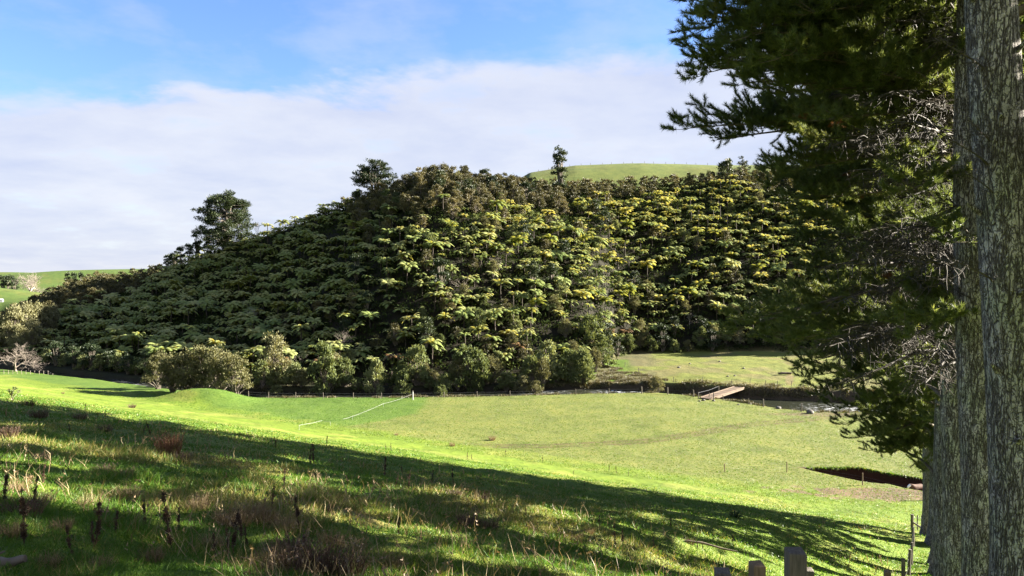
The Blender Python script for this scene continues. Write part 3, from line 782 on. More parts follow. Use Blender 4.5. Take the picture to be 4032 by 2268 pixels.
def build_riverside():
    rng = np.random.default_rng(19)
    G = 'olive trees in the riverside clump behind the mound'
    for px, Y, sc, l in [(158, 157, .98, 'olive grey tree at the shaded end of the riverside clump behind the mound'),
                         (172, 152, 1.0, 'olive grey tree with a low dome in the riverside clump above the mound'),
                         (186, 151, 1.12, 'tallest olive grey tree in the middle of the riverside clump'),
                         (203, 150, 1.25, 'broad olive grey tree in the riverside clump beside its tallest tree'),
                         (219, 148.5, 1.22, 'rounded olive tree in the riverside clump beyond the mound crest'),
                         (235, 146, 1.05, 'olive tree at the open end of the riverside clump by the fence')]:
        x = (px - 512) / FPX * Y
        plant('willow', int(rng.integers(4)), 'riverside_tree', l, G, (x, Y, tz(x, Y) - .3), (sc * 1.1, sc * 1.1, sc * 1.18))
    # low riverside bushes in front of the ferns
    bushes = [(262, 165, .9, 'broad'), (276, 164, .8, 'broad'), (292, 165, 1.0, 'broad'), (303, 164.5, .75, 'willow'), (318, 166, .9, 'broad'), (332, 165.5, .75, 'willow'),
              (347, 166, .9, 'broad'), (360, 166.5, .9, 'broad'), (374, 166, 1.25, 'broad'), (388, 166.5, .9, 'broad'), (402, 166, .8, 'broad'),
              (418, 167, .9, 'broad'), (432, 166.5, .8, 'willow'), (446, 167, 1.0, 'broad'), (458, 168, .9, 'willow'), (470, 167.5, 1.0, 'broad'), (482, 168, .8, 'broad'),
              (495, 168, 1.1, 'willow'), (508, 168.5, 1.15, 'broad'), (521, 169, 1.0, 'broad'), (534, 170, 1.1, 'broad'), (546, 171, 1.15, 'broad'), (558, 172, 1.2, 'broad'),
              (570, 173.5, 1.35, 'broad'), (583, 176, 1.5, 'broad'), (594, 180, 1.5, 'willow'), (590, 188, 1.5, 'broad'), (601, 191, 1.35, 'broad'), (575, 184, 1.4, 'willow')]
    names = ['between the olive clump and the fence corner', 'behind the riverside fence posts', 'above the white tape corner post', 'under the spur of ferns', 'at the grassy corner of the spur']
    for k in range(26):
        bushes.append((rng.uniform(255, 600), rng.uniform(163, 171), rng.uniform(.5, 1.1), ('broad', 'willow', 'broad')[k % 3]))
    for i, (px, Y, sc, kd) in enumerate(bushes):
        Y -= 3.5 if px < 575 else 0
        Y += rng.uniform(-2.5, 2.5); px += rng.uniform(-3, 3); sc *= rng.choice([.5, .75, 1.0, 1.0, 1.35])
        x = (px - 512) / FPX * Y
        w = names[0] if px < 330 else names[1] if px < 410 else names[2] if px < 480 else names[3] if px < 560 else names[4]
        c = 'green leafy bush' if kd == 'broad' else 'olive grey bush'
        plant(kd, i % 4, 'riverside_bush', f'{c} on the far river bank {w}', f'{c}es on the far river bank {w}', (x, Y, tz(x, Y) - .3), (sc * 1.3 if kd == 'broad' else sc * .9, sc * 1.3 if kd == 'broad' else sc * .9, sc * rng.uniform(1.1, 1.95) * (1 if kd == 'broad' else .72)), cat='bush')
    # dark shaded bushes along the bank on the other side of the clump
    for i, px in enumerate(range(46, 160, 9)):
        Y = float(np.interp(px, T_PX, T_Y)) + rng.uniform(-4, 1); x = (px - 512) / FPX * Y
        l = 'dark shaded bush lining the river below the shaded fern flank'
        plant('dark' if i % 2 else 'broad', i % 4, 'riverside_bush', l, 'dark bushes lining the river below the shaded flank', (x, Y, tz(x, Y) - .3), rng.uniform(.8, 1.1), cat='bush')
    # bushes along the top edge of the far paddock
    for i, px in enumerate([607, 618, 629, 640, 651, 663, 675, 688, 701, 713, 726, 739, 752, 764, 776, 790, 804, 818, 834, 850, 868]):
        Y = float(np.interp(px, T_PX, T_Y)) + rng.uniform(-1, 3); x = (px - 512) / FPX * Y
        sc = rng.uniform(.85, 1.35)
        l = 'leafy bush at the top edge of the far paddock ' + ('beside the spur' if px < 655 else 'under the tallest ferns' if px < 745 else 'behind the drooping pine boughs')
        plant(['broad', 'dark', 'broad', 'willow'][i % 4], i % 4, 'paddock_bush', l, l.replace('bush', 'bushes', 1), (x, Y, tz(x, Y) - .3), (sc * .9, sc * .9, sc) if i % 4 != 3 else sc * .6, cat='bush')
    for i, (px, Y, sc, hs) in enumerate([(838, 221, 1.5, 2.6), (858, 219, 1.7, 3.4), (880, 217, 1.8, 3.8), (905, 218, 1.8, 4.0), (930, 216, 1.7, 3.6)]):
        x = (px - 512) / FPX * Y
        plant('dark', i % 4, 'tall_tree', 'tall dark tree at the end of the far paddock, mostly behind the pine boughs', 'tall dark trees at the end of the far paddock', (x, Y, tz(x, Y) - .3), (sc, sc, hs))
    # clump at the far end of the hill
    for i, (px, Y, sc) in enumerate([(4, 226, 1.5), (14, 222, 1.7), (24, 226, 1.7), (34, 230, 1.6), (43, 234, 1.4), (-6, 230, 1.5), (52, 240, 1.1), (19, 216, 1.2), (33, 220, 1.2)]):
        x = (px - 512) / FPX * Y
        plant('willow', i % 4, 'scrub_tree', 'tall tan grey tree in the clump behind the bare winter tree', 'tan grey trees in the clump behind the bare winter tree', (x, Y, tz(x, Y) - .3), (sc * .85, sc * .85, sc * 1.25))
    # single scrubby bush on the far bank near the bridge
    x, y, z = ground_at(657, 390); y = 161.5; x = (657 - 512) / FPX * y
    plant('willow', 1, 'bank_bush', 'sparse grey green bush on the brown bank upstream of the footbridge', None, (x, y, tz(x, y) - .2), (.62, .62, .7), cat='bush')
build_riverside()

def build_named_trees():
    def up(px, ypx_base, Y=None, s=None):
        Y = Y if Y else float(np.interp(px, G_PX, G_Y)) - 2
        x = (px - 512) / FPX * Y
        return x, Y, tz(x, Y)
    x, Y, z = up(227, 237)
    t = thing('ridge_pine', 'large dark pine standing alone against the sky on the descending ridge', 'tree', (x, Y, z), 0)
    a, b = layered_pine(41, (HOR - 192) / FPX * Y - z, 24, .05, 130, .5, 130, 4)
    obj('trunk', a.mesh('trunk', M['trunk']), t); obj('crown', b.mesh('crown', M['darkleaf']), t)
    x, Y, z = up(375, 185)
    t = thing('umbrella_pine', 'open umbrella shaped pine with bare forked stems on the ridge beside the summit', 'tree', (x, Y, z), 0)
    a, b = layered_pine(43, (HOR - 160) / FPX * Y - z, 18, .42, 74, .45, 84, 5)
    obj('trunk', a.mesh('trunk', M['trunk']), t); obj('crown', b.mesh('crown', M['darkleaf']), t)
    x, Y, z = up(560, 180, 286)
    hh = (HOR - 149) / FPX * Y - z
    plant('column', 0, 'narrow_tree', 'tall narrow upright tree rising above the ridge in front of the skyline pasture', None, (x, Y, z - .3), (2.3, 2.3, hh / 8.6))
    x, Y, z = up(197, 240)
    hh = (HOR - 233) / FPX * Y - z
    plant('column', 1, 'narrow_tree', 'small cone shaped tree on the ridge below the large lone pine', None, (x, Y, z - .3), (1.7, 1.7, hh / 8.6))
    for i, (px, top) in enumerate([(189, 243), (181, 246), (174, 250), (168, 254), (208, 240)]):
        x, Y, z = up(px, 0)
        hh = (HOR - top) / FPX * Y - z
        plant('dark', i % 4, 'dark_tree', 'dark bushy tree in the row on the ridge below the cone shaped tree' if px < 200 else 'dark bushy tree tucked between the cone shaped tree and the large pine', 'dark trees on the ridge below the cone shaped tree' if px < 200 else None, (x, Y, z - .3), (.9, .9, hh / 6.2))
    x, Y, z = up(726, 165)
    plant('dark', 2, 'dark_tree', 'dark round topped tree on the ridge at the end of the skyline pasture', None, (x, Y, z - .3), (1.75, 1.75, ((HOR - 157) / FPX * Y - z) / 6.3))
    x, Y, z = up(742, 165, 332)
    t = thing('umbrella_pine', 'small open crowned tree on the skyline behind the dark round tree', 'tree', (x, Y, z), 0)
    a, b = layered_pine(47, max(6, (HOR - 155) / FPX * Y - z), 9, .5, 26, .34, 50, 3)
    obj('trunk', a.mesh('trunk', M['trunk']), t); obj('crown', b.mesh('crown', M['darkleaf']), t)
    # thin leafless tree beside the ridge pine
    x, Y, z = up(257, 222)
    t = thing('thin_tree', 'thin leafless tree on the ridge beside the large lone pine', 'tree', (x, Y, z), 0)
    obj('trunk', branching(51, 9, .7, 4, .10).mesh('bare', M['bare']), t)
    # bare winter tree beside the left field
    Y = 186.0; px = 15; x = (px - 512) / FPX * Y
    t = thing('bare_tree', 'leafless pale winter tree with a domed crown of fine twigs in the field', 'tree', (x, Y, tz(x, Y)), 0)
    mb = branching(55, 10.5, 1.35, 6, .22, .30, (3, 4), .24); V, F, A = mb.arrays()
    V = V * [1, 1, 1]; top = V[:, 2].max(); V = V * (7.6 / top) ; V[:, :2] *= 1.12
    obj('trunk', mk_mesh('bare_tree', V, F, M['bare'], True), t)
    # dead pale trees in the fern slope and on the bank
    for px, s, hgt, sd, lab in [(256, .40, 5.5, 61, 'bleached dead tree standing in the shaded fern slope'), (322, .03, 6.0, 62, 'leafless grey shrub beside the green riverside bushes'),
                                (340, .10, 6.0, 63, 'leafless grey shrub leaning above the riverside bushes'), (300, .07, 4.5, 64, 'small leafless grey shrub behind the riverside bushes'),
                                (498, .33, 6, 65, 'tangle of bare grey branches among the sunlit ferns of the spur'), (462, .24, 5.5, 66, 'bare grey shrub under the ferns low on the spur'),
                                (690, .08, 5.5, 67, 'leafless grey shrub in front of the tall ferns by the far paddock'), (648, .03, 4.5, 68, 'leafless pale shrub between bushes at the far paddock edge'),
                                (768, .12, 6.5, 69, 'bare grey thicket shrub beside the drooping pine boughs'), (785, .10, 6, 70, 'bare twiggy shrub next to the grey thicket by the far paddock'), (800, .13, 6, 71, 'bare arching shrub behind the drooping pine boughs'),
                                (458, .012, 4, 72, 'pale bare stems of a dead shrub at the river bank below the spur')]:
        x, y, z = hill_point(px, s)
        t = thing('dead_shrub', lab, 'shrub', (x, y, z), 0)
        mb = branching(sd, hgt, 1.0, 5, .09, .5, (2, 4), .3); V, F, A = mb.arrays(); V = V * (hgt / V[:, 2].max())
        obj('stem', mk_mesh('dead_shrub', V, F, M['pale'] if sd in (61, 72) else M['bare'], True), t)
    # orange dying ferns
    crown = fern_crown(170, 12).mesh('dead_crown', M['fern_dead'])
    for px, s, lab in [(519, .05, 'orange brown dying tree fern among the riverside bushes of the spur'), (281, .03, 'orange dying tree fern beside the olive riverside clump'), (392, .02, 'rusty tree fern with drooping fronds above the riverside fence'),
                       (408, .015, 'rusty low tree fern near the white tape corner post'), (320, .015, 'golden dying tree fern among the green riverside bushes'), (626, .03, 'orange dying tree fern at the corner of the far paddock'), (608, .05, 'brown tree fern above the grassy corner of the spur')]:
        x, y, z = hill_point(px, s)
        t = thing('tree_fern', lab, 'tree fern', (x, y, z), random.uniform(0, 6))
        V, F, A = fern_trunk(4.2, 260).arrays()
        obj('trunk', mk_mesh('trunk', V, F, M['fern_trunk'], True), t); obj('crown', crown, t, (0, 0, 4.2), None, .75)
    # far trees on the green hills
    for i, (px, Y, sc, kd, lab) in enumerate([(2, 700, 2.0, 'dark', 'first dark tree of the far belt above the green hill'), (8, 705, 2.0, 'dark', 'second dark tree of the far belt above the green hill'), (14, 700, 1.8, 'dark', 'last dark tree of the far belt above the green hill'),
                                        (68, 640, 1.6, 'dark', 'taller dark tree on the far pasture hill'), (74, 640, 1.4, 'dark', 'dark tree in the middle of the far pasture row'), (81, 645, 1.2, 'dark', 'low dark tree at the end of the far pasture row')]):
        x = (px - 512) / FPX * Y; zt_ = (HOR - (272 if px > 40 else 275)) / FPX * Y
        g = tz(x, Y)
        plant(kd, i % 4, 'far_tree', lab, None, (x, Y, g - .5), (sc, sc, max(.8, (zt_ - g) / 6.2)))
    Y = 520; x = (27 - 512) / FPX * Y
    t = thing('far_bare_tree', 'wide pinkish leafless tree in front of the far green hills', 'tree', (x, Y, tz(x, Y)), 0)
    mb = branching(81, 14, 1.2, 6, .4, .4, (3, 4), .22); V, F, A = mb.arrays(); V = V * (((HOR - 271) / FPX * Y - tz(x, Y)) / V[:, 2].max())
    obj('trunk', mk_mesh('far_bare', V, F, M['bare'], True), t)
    Y = 400; x = (1 - 512) / FPX * Y
    t = thing('farm_shed', 'small white farm shed at the foot of the far green hill', 'shed', (x, Y, tz(x, Y)), .3)
    mb = MB(); box(mb, (0, 0, .5), (1.9, 1.6, 1.6)); obj('wall', mb.mesh('shed_wall', M['paint']), t)
    mb = MB()
    mb.add([[-1.1, -1, 1.28], [1.1, -1, 1.28], [1.1, 0, 1.8], [-1.1, 0, 1.8], [-1.1, 1, 1.28], [1.1, 1, 1.28]], [[0, 1, 2, 3], [3, 2, 5, 4]])
    obj('roof', mb.mesh('shed_roof', M['roof']), t)
build_named_trees()

# ------------------------------------------------------------------ the row of old pines
def tuft_arrays(P, D, rng, n=22, ln=.15, w=.012, spread=.85):
    k = len(P)
    D = D / (np.linalg.norm(D, axis=1)[:, None] + 1e-9)
    d = np.repeat(D, n, 0) + rng.normal(0, spread * .62, (k * n, 3))
    p = np.repeat(P, n, 0) - np.repeat(D, n, 0) * rng.uniform(0, .10, (k * n, 1))
    V, F = leaf_tris(p, d, ln * rng.uniform(.75, 1.2, k * n), w, rng)
    a = np.repeat(np.clip(np.repeat(rng.uniform(.1, .8, k), n) + rng.normal(0, .12, k * n), 0, 1), 3)
    return V, F, a

def bough(seed, L, live=True, dens=1.0, ln=.20, w=.018, nt=32):
    rng = np.random.default_rng(seed); wd, nd = MB(), MB()
    n = 12; u = np.linspace(0, 1, n)
    ax = np.stack([L * u, L * .05 * np.sin(u * rng.uniform(2, 5)) * u + 0 * u, L * (.10 * np.sin(PI * u) - .02 + .02 * np.sin(7 * u))], -1)
    ax -= ax[0]
    tube(wd, ax, np.linspace(.013 * L + .012, .010, n), 6)
    P, D = [], []
    nb = int(L * 4.4 * (1 if live else 1.5))
    for k in range(nb):
        t = rng.uniform(.22, 1) if live else rng.uniform(.12, 1)
        b = np.array([np.interp(t, u, ax[:, i]) for i in range(3)])
        sg = 1 if k % 2 else -1
        ang = rng.uniform(.5, 1.15) * sg; el = rng.uniform(-.35, .55)
        l = L * rng.uniform(.10, .26) * (1.15 - .65 * t) + .25
        d = np.array([math.cos(ang) * math.cos(el), math.sin(ang) * math.cos(el), math.sin(el)])
        m_ = 6; pts = [b]
        for q in range(m_):
            d = d + np.array([.05, 0, .07 if live else -.16]) + rng.normal(0, .07 if live else .16, 3); d /= np.linalg.norm(d)
            pts.append(pts[-1] + d * l / m_)
        pts = np.array(pts)
        tube(wd, pts, np.linspace(.016 if live else .014, .005, m_ + 1), 3, cap=False)
        subs = [(pts, .55)]
        for q in range(3 if live else 4):
            i0 = rng.integers(1, m_); dd = d + rng.normal(0, .6, 3); dd /= np.linalg.norm(dd)
            ls = l * rng.uniform(.25, .5)
            sp = [pts[i0]]
            for _ in range(3):
                dd = dd + np.array([0, 0, .12 if live else -.1]) + rng.normal(0, .15, 3); dd /= np.linalg.norm(dd); sp.append(sp[-1] + dd * ls / 3)
            sp = np.array(sp)
            tube(wd, sp, [.009, .008, .006, .004], 3, cap=False); subs.append((sp, .4))
        if live:
            for sp, t0 in subs:
                sl = np.linalg.norm(np.diff(sp, axis=0), axis=1).sum(); m2 = max(2, int(sl * (1 - t0) / .075 * dens))
                tt = np.linspace(t0, 1, m2) * (len(sp) - 1); i0 = np.minimum(tt.astype(int), len(sp) - 2); f = (tt - i0)[:, None]
                P.append(sp[i0] * (1 - f) + sp[i0 + 1] * f); D.append((sp[i0 + 1] - sp[i0]) / np.linalg.norm(sp[i0 + 1] - sp[i0], axis=1)[:, None] + np.array([0, 0, .35]))
    # tip
    if live:
        P.append(ax[-3:]); D.append(np.array([[1, 0, .3]] * 3, float))
        P = np.concatenate(P); D = np.concatenate(D)
        V, F, a = tuft_arrays(P, D, rng, nt, ln, w)
        nd.add(V, F, a)
    return wd, nd

LIVE = {}
for L_ in (5, 8, 11):
    for k in range(3):
        w_, n_ = bough(500 + 10 * L_ + k, float(L_), True)
        LIVE[(L_, k)] = (w_.mesh('bough_wood', M['limb'], True), n_.mesh('bough_needles', M['needle']))
COARSE = []
for k in range(4):
    w_, n_ = bough(600 + k, 7.0, True, .8, .28, .05, 15)
    COARSE.append((w_.mesh('upper_bough_wood', M['limb'], True), n_.mesh('upper_bough_needles', M['needle'])))
DEAD = []
for k in range(4):
    w_, n_ = bough(620 + k, 5.0, False)
    DEAD.append(w_.mesh('dead_bough', M['twig'], True))
w_, n_ = bough(640, 3.0, True, .8)
SPRAY = (w_.mesh('dead_spray_wood', M['twig'], True), n_.mesh('dead_spray', M['needle_dead']))

PINES = []
def make_pine(x, Y, h, r, label, lean=(0, 0), sides=40, seed=0, crown_from=None, nup=72):
    z0 = tz(x, Y)
    t = thing('pine_tree', label, 'pine tree', (x, Y, z0), 0, 'row of old pines')
    rng = np.random.default_rng(seed)
    zz = np.concatenate([np.linspace(-1.0, 20, 150), np.linspace(20.5, h, 30)])
    P = np.stack([lean[0] * zz + .10 * np.sin(zz * .35 + seed), lean[1] * zz + .08 * np.sin(zz * .3 + 2 * seed), zz], -1); P[:, :2] -= P[9, :2]
    rr = r * (1 - .80 * np.clip(zz / h, 0, 1) ** 1.15) + .42 * r * np.exp(-np.maximum(zz, 0) / .9)
    th = np.linspace(0, 2 * PI, sides, endpoint=False)
    A, Z = np.meshgrid(th, zz)
    rn = 1 + .05 * (fbm(A * 3 / PI + 5 * np.cos(A), Z * .5, 700 + seed, 3) - .5) + .05 * (fbm(np.cos(A) * 6 + 9, np.sin(A) * 6 + Z * .8, 720 + seed, 3) - .5) + .10 * np.exp(-np.maximum(Z, 0) / .8) * np.sin(A * 5 + seed)
    mb = MB(); tube(mb, P, rr, sides, rnd=rn)
    obj('trunk', mb.mesh('pine_trunk', M['bark'], True), t)
    d = dict(t=t, x=x, y=Y, z=z0, h=h, lean=lean, rng=rng)
    PINES.append(d)
    # upper boughs, most of them above the picture: they cast the shade on the slope
    c0 = crown_from if crown_from is not None else 13
    for k in range(nup):
        u = (k + rng.uniform()) / nup
        zz_ = c0 + (h - c0 - .5) * u
        ln = 8.8 * min(1, .55 + u * 1.5) * (1 - u ** 3.0) * rng.uniform(.7, 1.1) + 1.5
        az = rng.uniform(0, 2 * PI)
        if seed in (2, 3) and 14 < zz_ < 24 and (az < .9 or az > 5.6): continue
        add_bough(d, zz_, az, rng.uniform(-.05, .38), ln, coarse=True)
    return d

def add_bough(d, zrel, az, pitch, ln, coarse=False, dead=False, spray=False):
    rng = d['rng']
    loc = (d['lean'][0] * (zrel - 0), d['lean'][1] * zrel, zrel)
    rot = (rng.uniform(-.25, .25), -pitch, az)
    if dead:
        return obj('dead_bough', DEAD[rng.integers(4)], d['t'], loc, rot, ln / 5.0)
    if spray:
        a, b = SPRAY; L0 = 3.0
    elif coarse:
        a, b = COARSE[rng.integers(4)]; L0 = 7.0
    else:
        L0 = min((5, 8, 11), key=lambda v: abs(math.log(ln / v))); a, b = LIVE[(L0, int(rng.integers(3)))]
    o = obj('bough', a, d['t'], loc, rot, ln / L0)
    obj('needles', b, o)
    return o

def bough_to(d, px, py, tip_y, rise=None, **kw):
    """a bough from the trunk of d that reaches the given point of space"""
    rng = d['rng']
    tip = np.array([(px - 512) / FPX * tip_y, tip_y, (HOR - py) / FPX * tip_y])
    hor = math.hypot(tip[0] - d['x'], tip[1] - d['y'])
    if rise is None: rise = rng.uniform(-.12, .16)
    za = tip[2] - d['z'] - rise * hor
    za = max(za, 2.0)
    base = np.array([d['x'] + d['lean'][0] * za, d['y'] + d['lean'][1] * za, d['z'] + za])
    v = tip - base; ln = float(np.linalg.norm(v))
    return add_bough(d, za, math.atan2(v[1], v[0]), math.asin(v[2] / ln), ln, **kw)

T0 = make_pine(5.2, 3.2, 40, .45, 'pine of the row standing beside the viewpoint, only its shade showing', seed=0, crown_from=9.5, nup=40)
T1 = make_pine(8.36, 12.0, 42, .43, 'thick barked pine trunk closest to the viewer in the row, with thin dead shoots', (-.055, .0), 96, 1, 13.5)
T1B = make_pine(10.95, 17.0, 41, .44, 'dark pine trunk half hidden behind the closest pine', (-.02, 0), 40, 8, 15)
T2 = make_pine(13.45, 22.0, 43, .44, 'second pine trunk from the viewer in the row, carrying the long needled upper boughs', (-.004, 0), 64, 2, 17)
T3 = make_pine(17.6, 29.5, 44, .5, 'third pine from the viewer, its long lone bough reaching over the skyline', (-.01, 0), 40, 3, 17)
T4 = make_pine(21.3, 36.2, 45, .5, 'middle pine of the row with drooping boughs over the far paddock', (0, 0), 32, 4, 19)
T5 = make_pine(25.1, 43.0, 45, .5, 'pine past the middle of the row with boughs over the river', (0, 0), 32, 5, 21)
T6 = make_pine(28.9, 50.0, 46, .55, 'last pine but one of the row with the lowest boughs over the pasture', (-.01, 0), 32, 6, 23)
T7 = make_pine(32.4, 57.0, 46, .58, 'last pine trunk of the row, standing behind the battened corner fence', (-.012, 0), 32, 7, 24)

E_Y = [0, 20, 40, 60, 75, 85, 95, 110, 120, 150, 165, 180, 200, 220, 240, 260, 280, 300, 310, 320, 335, 345, 352, 365, 380, 400, 412, 425, 440, 450, 462]
E_X = [694, 704, 714, 708, 712, 744, 768, 792, 800, 800, 768, 780, 794, 804, 806, 816, 832, 828, 800, 764, 748, 780, 806, 800, 830, 836, 862, 850, 856, 878, 905]
for px, py, d, ty in [(691, 6, T2, 21), (703, 36, T2, 20.5), (704, 60, T2, 22), (707, 76, T2, 21), (722, 66, T2, 23), (744, 88, T2, 22), (766, 92, T2, 20), (781, 99, T2, 22), (720, 20, T2, 19.5), (740, 45, T2, 19), (760, 30, T2, 19),
                      (770, 66, T2, 18.5), (800, 20, T2, 18), (815, 62, T2, 18.5), (712, 12, T3, 28), (738, 70, T3, 27), (684, 133, T3, 28), (716, 141, T3, 29), (752, 132, T3, 28.5), (790, 120, T3, 27), (790, 163, T3, 27), (766, 172, T4, 35), (778, 186, T4, 34), (796, 202, T4, 33), (804, 224, T4, 34), (806, 245, T4, 35), (815, 268, T4, 34), (836, 285, T5, 40),
                      (746, 322, T3, 29), (736, 332, T4, 34), (766, 337, T4, 35), (780, 344, T3, 28), (800, 346, T4, 33), (796, 366, T5, 40), (812, 380, T5, 41), (828, 396, T5, 40), (834, 408, T5, 42), (844, 426, T6, 47), (853, 440, T6, 48), (872, 452, T6, 47), (895, 456, T6, 48), (880, 436, T6, 46), (900, 420, T6, 46), (870, 415, T5, 41), (893, 405, T7, 53)]:
    lone = (px in (684, 716, 752))
    bough_to(d, px, py, ty, rise=(.06 if px == 684 else None))
rf_ = np.random.default_rng(77)
for k in range(96):
    py = rf_.uniform(-30, 438); e = float(np.interp(py, E_Y, E_X)) + 10
    px = e + (900 - e) * rf_.uniform(0, 1) ** .9
    d = [T2, T3, T4, T5, T6, T7][int(rf_.integers(6))]
    if py > 250 and d in (T2, T3): d = [T4, T5, T6][int(rf_.integers(3))]
    if py < 100 and d in (T6, T7): d = [T2, T3][int(rf_.integers(2))]
    ty = d['y'] + rf_.uniform(-4.5, 1.5)
    bough_to(d, px, py, ty)
# boughs growing away from the viewer and to the sunny side
for d in (T2, T3, T4, T5, T6, T7):
    for k in range(34 if d in (T2, T3) else 88):
        zb = rf_.uniform(4.2, 25); ab = rf_.uniform(-.75, 1.5)
        if d in (T2, T3) and 13.5 < zb: continue
        add_bough(d, zb, ab, rf_.uniform(-.1, .2), rf_.uniform(4.5, 8.5), coarse=k % 3 > 0)
for d in (T0, T1, T1B):
    for k in range(18):
        add_bough(d, rf_.uniform(4.5, 16), rf_.uniform(-1.2, .2), rf_.uniform(-.05, .25), rf_.uniform(4, 7), coarse=True)
for k in range(26):
    d = (T2, T3, T2)[k % 3]; py = 430 * k / 26 + rf_.uniform(-15, 15)
    bough_to(d, rf_.uniform(895, 960), py, d['y'] - rf_.uniform(3.5, 6.5), dead=k % 5 > 1)
# dead inner boughs
for k in range(130):
    d = [T3, T2, T2, T3, T3, T4, T5][int(rf_.integers(7))]
    py = rf_.uniform(-10, 390); ty = d['y'] + rf_.uniform(-5.0, 0); px = rf_.uniform(828, 948)
    if d is T1: px = rf_.uniform(905, 968); py = rf_.uniform(-30, 190)
    bough_to(d, px, py, ty, dead=True)
for px, py, ln in [(955, 262, 1.6), (968, 175, 1.4), (960, 120, 2.0), (948, 140, 2.4), (940, 40, 1.8)]:
    bough_to(T1, px, py, 11.2, rise=.4, dead=True)
for px, py, d in [(815, 112, T3), (834, 121, T3), (849, 190, T4), (903, 238, T4), (915, 250, T4), (868, 330, T5), (905, 265, T3), (880, 390, T6), (925, 395, T5), (842, 170, T4), (895, 345, T5)]:
    az = math.atan2(-1, -.6) + rf_.uniform(-.5, .5)
    tip_y = d['y'] - 2.5; tipx = (px - 512) / FPX * tip_y; tipz = (HOR - py) / FPX * tip_y
    o = obj('dead_spray', SPRAY[0], d['t'], (tipx - d['x'], tip_y - d['y'], tipz - d['z']), (0, .4, az), .45)
    obj('needles', SPRAY[1], o)

for k, (zr, a_, ln) in enumerate([(4.4, -2.6, .25), (5.6, -1.9, .18), (6.9, -2.9, .35), (8.3, -2.2, .22), (9.4, -1.6, .2), (10.2, -2.7, .4), (11.0, -2.0, .3), (7.6, -1.4, .2), (3.3, -2.1, .15)]):
    mb = MB(); tube(mb, [[.30, 0, -.06], [.44, 0, 0], [.44 + ln * .6, .02, ln * .25], [.44 + ln, .03, ln * .5]], [.10, .06, .035, .022], 8)
    obj('branch_stub', mb.mesh('branch_stub', M['bark'], True), T1['t'], (T1['lean'][0] * zr, 0, zr), (0, 0, a_))

# ------------------------------------------------------------------ fences
def fence(name, label, posts, h=1.15, r=.06, mat='post', wires=(.35, .65, 1.0), wr=.012, square=False, cat='fence', lean=.04):
    x0, y0, z0 = posts[0][:3]
    t = thing(name, label, cat, (x0, y0, z0))
    rng = np.random.default_rng(len(posts) * 7 + int(abs(x0) * 10))
    tops = []
    for (x, y, z, *rest) in posts:
        hh = rest[0] if rest else h; rr = rest[1] if len(rest) > 1 else r
        mb = MB(); lx, ly = rng.normal(0, lean, 2)
        if square: box(mb, (0, 0, hh / 2 - .2), (2 * rr, 2 * rr, hh + .4), rng.uniform(-.2, .2))
        else: tube(mb, [[0, 0, -.4], [lx * .5, ly * .5, hh * .5], [lx, ly, hh]], [rr, rr, rr * .95], 8)
        obj('post', mb.mesh('fence_post', M[mat], False), t, (x - x0, y - y0, z - z0))
    if wires:
        mb = MB()
        for w in wires:
            for a, b in zip(posts[:-1], posts[1:]):
                pa = np.array(a[:3]) + [0, 0, w]; pb = np.array(b[:3]) + [0, 0, w]
                if np.linalg.norm(pb - pa) > 30: continue
                m_ = (pa + pb) / 2 - [0, 0, .03]
                tube(mb, np.array([pa, m_, pb]) - [x0, y0, z0], wr, 3, cap=False)
        if mb.n: obj('wire', mb.mesh('fence_wire', M['wire']), t)
    return t

def at(px, Y, dz=0):
    x = (px - 512) / FPX * Y
    return (x, Y, tz(x, Y) + dz)

pp = []
for px in [233, 248, 268, 295, 323, 353, 381, 412.6, 444, 477, 510, 542, 576, 609, 642, 668, 694, 709.5, 723.5, 749, 764, 802, 850, 905]:
    Y = float(np.interp(px, R_PX, R_NEAR)) - 1.3
    big = px in (412.6, 642, 668, 694, 764, 802)
    pp.append((*at(px, Y), 1.45 if big else 1.15, .13 if big else .075))
fence('river_fence', 'long post and wire fence along the near river bank of the paddock', pp, mat='post', wires=(.5, .95), wr=.012)
pp = []
for px, Y in [(612, 198), (625, 187), (639, 178), (674, 163), (703, 160.5), (732, 158), (750.5, 157), (766, 155.5), (778, 154.5), (792, 154), (804, 153), (830, 151)]:
    pp.append((*at(px, Y + 1.6), 1.2, .06))
fence('paddock_fence', 'post and wire fence around the far paddock across the river', pp, wires=(.6, 1.0), wr=.008)
pp = []
for k, px in enumerate(np.arange(528, 735, 10.5)):
    Y = 428.5; pp.append((*at(px + .8 * math.sin(k * 3), Y), 2.0, .11))
fence('skyline_fence', 'thin row of fence posts on the skyline pasture behind the hill', pp, wires=None)
pp = [(*ground_at(725.5, 473), 1.0, .06), (*ground_at(788, 473), 1.3, .06), (*at(864, 84.6), 1.4, .07), (*at(929.5, 78.5), 1.5, .13)]
fence('pit_fence', 'sparse post and wire fence running past the dug pit', pp, mat='post_warm', wires=(.4, .7, 1.0), wr=.007)
